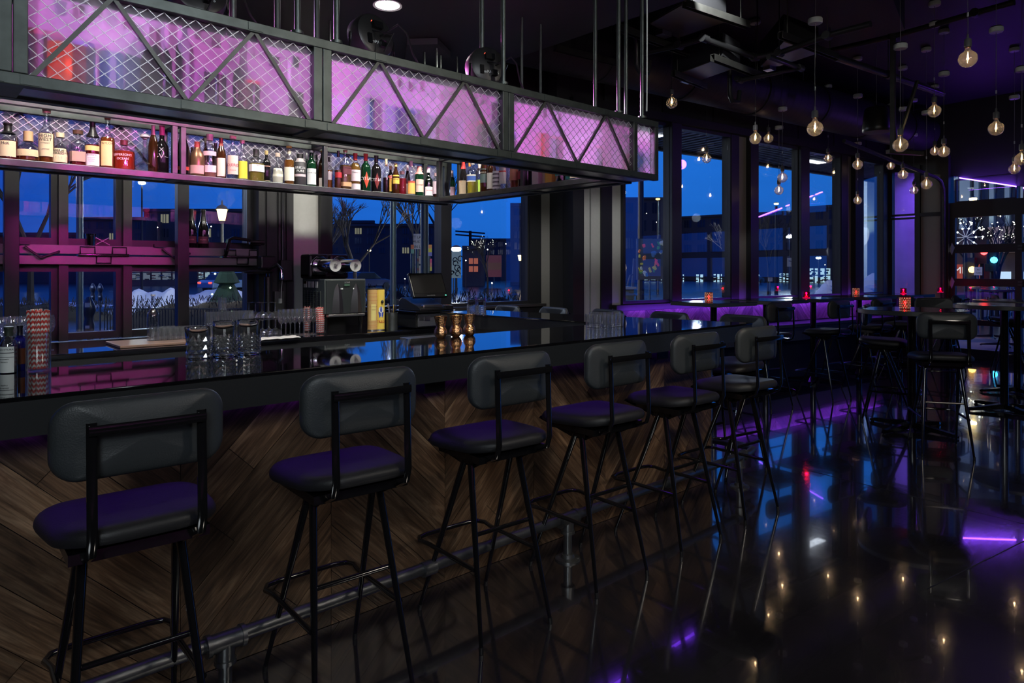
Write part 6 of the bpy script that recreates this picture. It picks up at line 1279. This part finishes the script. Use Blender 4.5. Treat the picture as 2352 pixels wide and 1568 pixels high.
def hedge(u0,u1,d,vt,lab,seed):
    o=heap(u0,u1,d,vt,lab,HEDGE,'hedge_row',.9,seed,GZ,.15); rr=random.Random(seed); m=MB(); a=g(u0,d);b=g(u1,d); zt=zat(vt,d)
    for i in range(900):
        p=a.lerp(b,rr.random())+Vector((rr.uniform(-.3,.3),rr.uniform(-.3,.3),0)); z=rr.uniform(GZ+.1,zt*1.02); q=Vector((p.x,p.y,z)); e=q+Vector((rr.uniform(-.08,.08),rr.uniform(-.08,.08),rr.uniform(.06,.2))); m.bar(q,e,.012,.012)
    t=m.build('hedge_twigs',BARK,o,kind='stuff',world=False); return o
hedge(270,660,19,688,'clipped winter hedge outside the folding window',11); hedge(760,1010,16,668,'low hedge outside the middle window',12); hedge(1020,1240,18,676,'low hedge by the corner of the middle window',13); hedge(-100,260,22,694,'hedge along the road at the frame edge',14)
m=MB(); a=g(240,15.5);b=g(700,15.5)
for i in range(70):
    e=a.lerp(b,i/69); m.tube((e.x,e.y,GZ),(e.x,e.y,.55),.012,n=5)
m.bar((a.x,a.y,.55),(b.x,b.y,.55),.03,.03); o=m.build('low_fence',mat('fence_dark',(.02,.022,.025),.5),kind='stuff'); tag(o,'low dark railing between hedge and road','fence')
# trees
def tree(u,d,h,lab,seed,lights=False,spread=.55):
    p=g(u,d,GZ); o=thing('bare_tree',p,lab,'tree'); rr=random.Random(seed); m=MB(); tips=[]
    def grow(a,dr,l,r,k):
        b=a+dr*l; m.tube(a,b,r,r*.68,6 if k>2 else 4,cap=False)
        if k==0: tips.append(b); return
        for _ in range(3 if k>1 else 4):
            nd=(dr+Vector((rr.uniform(-1,1),rr.uniform(-1,1),rr.uniform(-.35,.8)))*spread).normalized(); grow(b,nd,l*rr.uniform(.62,.8),r*.62,k-1)
    grow(Vector((0,0,0)),Vector((0,0,1)),h*.28,h*.018,5); m.build('branches',BARK,o,True,False)
    if lights:
        mm_=MB()
        for t in tips[::8]:
            mm_.lathe([(0,-.018),(.018,0),(0,.018)],4,t)
        mm_.build('string_lights',emis('string_lights',(1,.9,.65),8),o,False,False,kind='stuff')
    return o
tree(70,26,8,'bare tree outside the leftmost panes',21); tree(815,30,6,'bare tree lit amber behind the drinks machine',22); tree(955,45,9,'bare tree beyond the sign post',23); tree(1005,60,11,'tall bare tree by the window corner',24)
tree(1120,42,4.2,'small tree wrapped in string lights outside the middle window',25,True); tree(1690,40,5,'bare tree in front of the long brick block',26); tree(1765,42,6,'bare tree behind the third wing window',27); tree(2235,24,4.5,'bare tree with string lights beyond the glass door',28,True); tree(2290,21,3.6,'second lit tree beyond the glass door',29,True); tree(745,40,6,'bare tree beside the grey panel',30)
p=g(521,24,GZ); o=thing('fir_tree',p,'small fir tree strung with lights on the snow bank','tree'); m=MB(); m.lathe([(.35,.3),(.62,.4),(.25,1.1),(.45,1.15),(.12,1.8),(.3,1.85),(.0,2.7)],10); m.build('foliage',mat('fir',(.01,.03,.02),.9,bump=(20,1)),o,False,False); m=MB(); m.tube((0,0,0),(0,0,.4),.06,n=6); m.build('trunk',BARK,o,False,False)
for i in range(9):
    a=i*2.3; m=MB(); z=.5+i*.24; r=.60*(1-i/11); m.lathe([(0,-.035),(.035,0),(0,.035)],5,(r*math.cos(a),r*math.sin(a),z)); m.build('fairy_light',emis('fairy',(.7,1,.6),14),o,False,False)
# parked car by the shop
def car(u,d,lab,col,rz):
    p=g(u,d,GZ); o=thing('parked_car',p,lab,'car',None,rz)
    def sec(pts,w0,name,mt):
        m=MB(); n=len(pts); vs=[(x,-w0/2,z) for x,z in pts]+[(x,w0/2,z) for x,z in pts]; m.add(vs,[tuple(range(n)),tuple(range(2*n-1,n-1,-1))]+[(i,n+i,n+(i+1)%n,(i+1)%n) for i in range(n)]); return m.build(name,mt,o,False,False,bevel=.05)
    pm=mat('car_paint_%d'%u,col,.25,.4,coat=.5)
    sec([(-2.2,.35),(-2.2,.75),(-1.9,.92),(1.3,.92),(2.15,.78),(2.25,.35)],1.75,'car_body',pm); sec([(-1.75,.9),(-1.2,1.42),(.3,1.45),(1.15,.92)],1.5,'car_cabin',mat('car_glass',(.02,.03,.04),.05,0,.8)); sec([(-1.25,1.42),(-1.1,1.47),(.25,1.48),(.35,1.43)],1.45,'car_roof',pm)
    for x in(-1.4,1.4):
        for y in(-.85,.85): m=MB(); m.tube((x,y-.1,.33),(x,y+.1,.33),.33,n=16); m.build('wheel',PLAS,o,True,False)
    for y in(-.6,.6): m=MB(); m.box((-2.2,y,.72),(.06,.3,.12)); m.build('tail_light',emis('tail_red',(1,.05,.03),4),o,False,False)
car(532,50,'pale blue car parked by the cool lit shop',(.3,.45,.6),.3); car(1720,75,'dark car parked across the street from the wing',(.05,.05,.07),.1); car(840,55,'dark car parked beyond the gift tubes',(.04,.05,.12),.2)
# signs outside
def board(u0,u1,v0,v1,d,cols_,lab,nm_='poster_board',emit=0,txt=None,tc=(.02,.02,.02),cat='sign',post_=False):
    a=g(u0,d);b=g(u1,d); z0=zat(v1,d);z1=zat(v0,d); c=(a+b)/2; o=thing(nm_,Vector((c.x,c.y,z0)),lab,cat); X=(b-a).normalized(); n=Vector((X.y,-X.x,0)); n=n if n.dot(c)<0 else -n; k=len(cols_)
    for i,cc in enumerate(cols_):
        za=z1-(z1-z0)*(i+1)/k; zb=z1-(z1-z0)*i/k; m=MB(); m.add([p+n*q+Vector((0,0,z)) for p in(a,b) for z in(za,zb) for q in(0,.02)],[(0,1,3,2),(4,6,7,5),(0,4,5,1),(2,3,7,6),(0,2,6,4),(1,5,7,3)])
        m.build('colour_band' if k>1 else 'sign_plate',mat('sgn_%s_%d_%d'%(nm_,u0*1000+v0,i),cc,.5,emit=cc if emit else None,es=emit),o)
    if txt:
        for ln,fz,sz in txt:
            t=text_mb(ln,(z1-z0)*sz); M4=Matrix((X,Vector((0,0,1)),n)).transposed().to_4x4(); M4.translation=c+n*.03+Vector((0,0,z0+(z1-z0)*fz)); t.xform(M4); t.build('lettering',pmat(tc),o)
    if post_: m=MB(); m.tube((c.x,c.y,GZ),(c.x,c.y,z0),.03,n=8); m.build('sign_post',TEAL,o)
    return o
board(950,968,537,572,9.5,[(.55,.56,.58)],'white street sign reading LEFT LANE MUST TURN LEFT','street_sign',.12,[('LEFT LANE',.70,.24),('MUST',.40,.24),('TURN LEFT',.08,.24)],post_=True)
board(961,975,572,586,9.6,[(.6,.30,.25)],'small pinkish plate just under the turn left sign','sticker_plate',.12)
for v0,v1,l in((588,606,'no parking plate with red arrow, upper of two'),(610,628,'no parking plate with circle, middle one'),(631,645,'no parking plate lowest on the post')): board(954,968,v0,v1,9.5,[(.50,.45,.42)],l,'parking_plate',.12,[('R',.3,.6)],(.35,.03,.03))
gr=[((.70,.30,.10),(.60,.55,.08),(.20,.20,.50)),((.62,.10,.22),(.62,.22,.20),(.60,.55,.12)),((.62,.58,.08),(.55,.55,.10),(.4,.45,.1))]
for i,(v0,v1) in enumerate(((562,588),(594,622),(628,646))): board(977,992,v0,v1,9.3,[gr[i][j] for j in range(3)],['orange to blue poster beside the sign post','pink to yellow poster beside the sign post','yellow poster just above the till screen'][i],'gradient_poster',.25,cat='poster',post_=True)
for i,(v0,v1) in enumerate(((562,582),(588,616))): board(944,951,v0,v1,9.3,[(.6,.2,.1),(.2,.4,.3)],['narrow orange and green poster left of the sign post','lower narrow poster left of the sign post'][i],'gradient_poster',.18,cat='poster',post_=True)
for u0,u1,v0,v1,l in((1077,1086,593,606,'upper first orange framed picture of the glowing square'),(1088,1098,593,606,'upper second orange framed picture of the glowing square'),(1077,1086,611,624,'lower first orange framed picture of the glowing square'),(1088,1098,611,624,'lower second orange framed picture of the glowing square')): board(u0,u1,v0,v1,70,[(.62,.16,.08)],l,'orange_panel',.5,cat='window')  # orange framed pictures, made up as glowing panels
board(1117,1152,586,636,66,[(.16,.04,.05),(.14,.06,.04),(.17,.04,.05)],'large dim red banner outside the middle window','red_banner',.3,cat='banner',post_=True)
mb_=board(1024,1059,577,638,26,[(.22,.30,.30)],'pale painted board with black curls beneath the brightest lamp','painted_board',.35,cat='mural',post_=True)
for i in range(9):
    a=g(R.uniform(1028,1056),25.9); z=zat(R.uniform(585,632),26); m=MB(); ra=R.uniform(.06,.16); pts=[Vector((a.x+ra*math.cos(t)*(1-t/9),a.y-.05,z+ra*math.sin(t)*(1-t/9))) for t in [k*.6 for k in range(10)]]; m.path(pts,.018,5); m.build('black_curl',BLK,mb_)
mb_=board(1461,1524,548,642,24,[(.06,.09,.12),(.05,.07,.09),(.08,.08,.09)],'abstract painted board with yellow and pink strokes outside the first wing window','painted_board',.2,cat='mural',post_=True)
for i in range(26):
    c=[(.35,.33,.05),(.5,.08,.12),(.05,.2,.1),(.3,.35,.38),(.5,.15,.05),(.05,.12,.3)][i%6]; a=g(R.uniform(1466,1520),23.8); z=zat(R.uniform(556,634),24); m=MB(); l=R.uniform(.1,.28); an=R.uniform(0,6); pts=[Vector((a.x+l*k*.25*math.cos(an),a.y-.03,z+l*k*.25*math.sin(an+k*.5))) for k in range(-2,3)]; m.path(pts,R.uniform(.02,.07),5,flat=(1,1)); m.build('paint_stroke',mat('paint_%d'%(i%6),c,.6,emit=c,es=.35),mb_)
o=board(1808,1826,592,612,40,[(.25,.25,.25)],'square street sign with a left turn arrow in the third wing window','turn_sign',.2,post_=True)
m=MB(); a=g(1817,39.7); m.path([(a.x+.1,a.y,zat(608,39.7)),(a.x+.1,a.y,zat(600,39.7)),(a.x-.12,a.y+.08,zat(599,39.7))],.025,5); m.build('arrow_mark',BLK,o)
board(1764,1774,637,646,30,[(.4,.4,.42)],'small white regulation sign low in the third wing window','regulation_sign',.15,[('NO',.5,.4)],post_=True)
# outdoor counter, globe and stacked chairs by the first wing window
o=thing('outdoor_cabinet',W(.45,GZ,1.0),'pale outdoor cabinet just outside the first wing window','cabinet'); CAB=mat('cabinet_pale',(.22,.26,.27),.5)
m=MB(); quad_slab(W,-.1,1.0,GZ,1.16,.75,1.25,m); m.build('cabinet_body',CAB,o); m=MB(); quad_slab(W,-.12,1.02,1.16,1.19,.72,1.27,m); m.build('cabinet_top',WHT,o)
for a,b in((-.08,.22),(.25,.60),(.63,.98)): m=MB(); quad_slab(W,a,b,GZ+.1,1.13,.735,.75,m); m.build('cabinet_door',CAB,o,bevel=.003)
for a in(.40,.62): m=MB(); quad_slab(W,a-.03,a+.03,1.03,1.12,.728,.735,m); m.build('vent_hole',BLK,o)
o=thing('globe_lamp',W(.78,1.19,.9),'cream globe lamp shade on the outdoor cabinet','lamp'); m=MB(); m.lathe([(.05,0),(.07,.03),(.03,.06),(.05,.08),(.13,.16),(.165,.26),(.13,.38),(.05,.43),(0,.44)],24); m.build('lamp_shade',mat('cream_shade',(.6,.5,.3),.4,emit=(.9,.65,.3),es=.22),o,True,False)
for i,(t,of) in enumerate(((1.12,1.5),(1.27,1.55),(1.42,1.5),(1.58,1.55),(1.72,1.5))):
    o=thing('stacked_chair',W(t,GZ,of),'pale outdoor chair stacked by the second wing window, %s from the outdoor cabinet'%ORD[i],'chair','outdoor chairs stacked outside'); CH=mat('chair_pale',(.30,.31,.30),.5)
    zt=[1.66,1.40,1.38,1.42,1.60][i]; 
    m=MB(); P_=lambda a,z,b=0:W(t+a,z,of+b); m.bar(P_(0,1.05),P_(.05,zt),.05,.02); m.build('chair_back',CH,o)
    m=MB(); m.path([P_(-.09,1.04),P_(-.10,1.20),P_(-.04,1.34),P_(.03,1.36)],.014,6); m.build('chair_arm',CH,o,True)
    m=MB(); m.bb((0,0,0),(.2,.22,.03)); m.xform(Matrix.Translation(P_(-.1,1.02))); m.build('chair_seat',CH,o)
    for a,b in((-.1,0),(.1,0),(-.1,.2),(.1,.2)): m=MB(); m.tube(P_(a,GZ,b),P_(a,1.03,b),.012,n=6); m.build('chair_leg',CH,o)
# concrete pier, facade and street scene beyond the end wall
m=MB(); quad_slab(EW,-.95,-.2,GZ,5,1.6,2.4,m); struct(m.build('column_concrete',mat('pier_concrete',(.30,.28,.32),.8,noise=(3,.3),bump=(8,.3))))
area('led_wash',EW(.3,3.6,.5),EW(-.3,1.8,1.7),.8,60,(.25,.10,1),.1)
area('led_wash',EW(1.0,3.05,.6),EW(1.0,1,2.6),2.0,30,(.22,.05,1),.1)
area('led_tube_fill',EW(1.6,2.72,-.10),EW(1.6,3.3,0.02),.7,3,(.25,.06,1),.04)  # added area light, strengthens the tube's glow up the wall
fo=thing('facade_lit',EW(-16,GZ,50),'stone facade with tall lit pilasters beyond the glass door','building'); m=MB(); quad_slab(EW,-25.5,4,GZ,22,50,54,m); m.build('wall',mat('facade_stone',(.10,.09,.11),.8,noise=(1,.2)),fo)
for i in range(11):
    k=-21.5+i*1.05; m=MB(); quad_slab(EW,k,k+(.75 if i==3 else .32),4.2,16,49.6,50,m); m.build('pilaster',mat('pilaster',(.45,.48,.46),.7),fo)
    m=MB(); quad_slab(EW,k+.04,k+.28,3.9,4.0,49.2,49.4,m); m.build('uplight',emis('uplight',(.75,1,.9),6),fo)
    spot('facade_uplight',EW(k+.16,4.05,48.9),EW(k+.16,8,49.7),150,(.75,1,.9),40,.8,.1)
    for z in(6.2,9.2,12.2):
        m=MB(); quad_slab(EW,k+.45,k+.9,z,z+1.8,49.9,49.98,m); m.build('window',mat('far_window',(.02,.03,.05),.15),fo); m=MB(); quad_slab(EW,k+.38,k+.98,z-.3,z-.1,49.5,50,m); m.build('window_sill',mat('pilaster',(.45,.48,.46)),fo)
lc=thing('lit_pier',g(2000,60,GZ),'tall pale green lit column in the last wing window','column'); m=MB(); a_=g(1986,60,GZ); b_=g(2012,60,GZ); m.bar((a_+b_)/2,(a_+b_)/2+Vector((0,0,15)),(b_-a_).length,.8,up=(.6,.7,0)); m.build('pier_shaft',mat('pilaster',(.45,.48,.46),.7),lc); spot('pier_uplight',g(1998,58,3.2)+Vector((-.3,-.3,0)),g(2000,60,8),380,(.7,1,.85),60,.8,.1)
shopA=thing('corner_shop',EW(1,GZ,22),'warm lit corner shop with slanted awning beyond the lower door panes','shop front'); m=MB(); quad_slab(EW,-6.2,-3,2.2,3.3,21.5,22,m); m.build('awning_face',mat('awning_tan',(.35,.26,.22),.7,emit=(.5,.35,.3),es=.25),shopA)
for i in range(6): m=MB(); a=EW(-6.0+i*.5,3.2,21.4); m.bar(a,EW(-5.7+i*.5,2.4,21.2),.04,.04); m.build('awning_rod',BLK,shopA)
m=MB(); quad_slab(EW,-9.5,0,GZ,3.3,22,22.4,m); m.build('wall',mat('shop_wall',(.10,.06,.05),.7),shopA)
for k in (-6.0,-5.2,-4.4): m=MB(); quad_slab(EW,k,k+.5,1.02,1.38,21.85,21.98,m); m.build('lit_interior',emis('shop_cool',(.6,.8,1),1.0),shopA)
m=MB(); quad_slab(EW,-7.8,-6.5,.9,1.7,21.5,21.9,m); m.build('red_panel',emis('red_panel',(.5,.08,.06),.6),shopA)
t=text_mb('MILK',.42); M4=Matrix((MM,Vector((0,0,1)),-ME)).transposed().to_4x4(); M4.translation=EW(-7.05,1.30,21.4); t.xform(M4); t.build('lettering',emis('milk_white',(.9,.8,.8),1.0),shopA)
def tl(u,v,d,c,lab,s=14): 
    p=g(u,d,zat(v,d)); o=thing('traffic_signal',p,lab,'traffic light'); m=MB(); m.tube((p.x+.1,p.y,GZ),(p.x+.1,p.y,p.z+.3),.05,n=8); m.build('signal_pole',BLK,o); m=MB(); m.box(p+Vector((.1,0,0)),(.3,.3,.7)); m.build('signal_housing',BLK,o); m=MB(); m.lathe([(0,-.1),(.07,-.07),(.1,0),(.07,.07),(0,.1)],10,p+Vector((-.1,-.1,0))); m.build('signal_lens',emis('sig_'+lab[:4],c,s),o,True)
tl(2253,578,20,(1,.03,.03),'glowing red traffic light beyond the door'); tl(2276,597,21,(.05,.6,1),'cyan walk light beyond the door',8); tl(2226,619,20,(1,.5,.1),'amber hand signal beyond the door',8)
lamp(2235,457,24,'bright yellow lamp above the door header',YW,30,.12,'y3')
board(2237,2255,613,632,18,[(.45,.43,.45)],'white notice board standing beyond the door','notice',.25,[('NO',.6,.25),('TURN',.2,.25)],post_=True)
so=thing('snowflake_ornament',g(2218,19,zat(545,19)),'large lit snowflake ornament beyond the upper door pane','ornament')
m=MB(); m.tube((so.location.x,so.location.y,GZ),so.location,.04,n=8); m.build('ornament_pole',BLK,so)
for i in range(10):
    a=i*PI/5; m=MB(); e=so.location+(MM*math.cos(a)*.42+Vector((0,0,1))*math.sin(a)*.42); m.tube(so.location,e,.010,n=5); m.build('ray',mat('ray_white',(.5,.5,.5),.4,emit=(.7,.7,.7),es=.3),so)
    for f in(.6,1.0): m=MB(); q=so.location.lerp(e,f); m.lathe([(0,-.03),(.03,0),(0,.03)],6,q); m.build('bulb',emis('flake_bulb',(.9,1,.9),8),so)
# patio tables outside the door
for k,o_,l in((.9,2.6,'patio table just outside the glass door'),(.1,4.2,'patio table farther outside the glass door')):
    p=EW(k,0,o_); o=table(p,rad=.40,lab=l,grp='patio tables'); 
m=MB()
for kk in range(3):
    m=MB(); p=EW(.75+kk*.10,0,3.2); m.tube((p.x,p.y,GZ+.1),(p.x,p.y,1.22),.035,n=12); tag(m.build('steel_bollard',CHROME,None,True),'shiny steel bollard beyond the patio table, %s from the door post'%ORD[kk],'bollard','steel bollards outside the door')
spot('patio_lamp',EW(.5,4.4,5.0),EW(.3,0,5.5),300,(1,.62,.45),80,.8,.1)
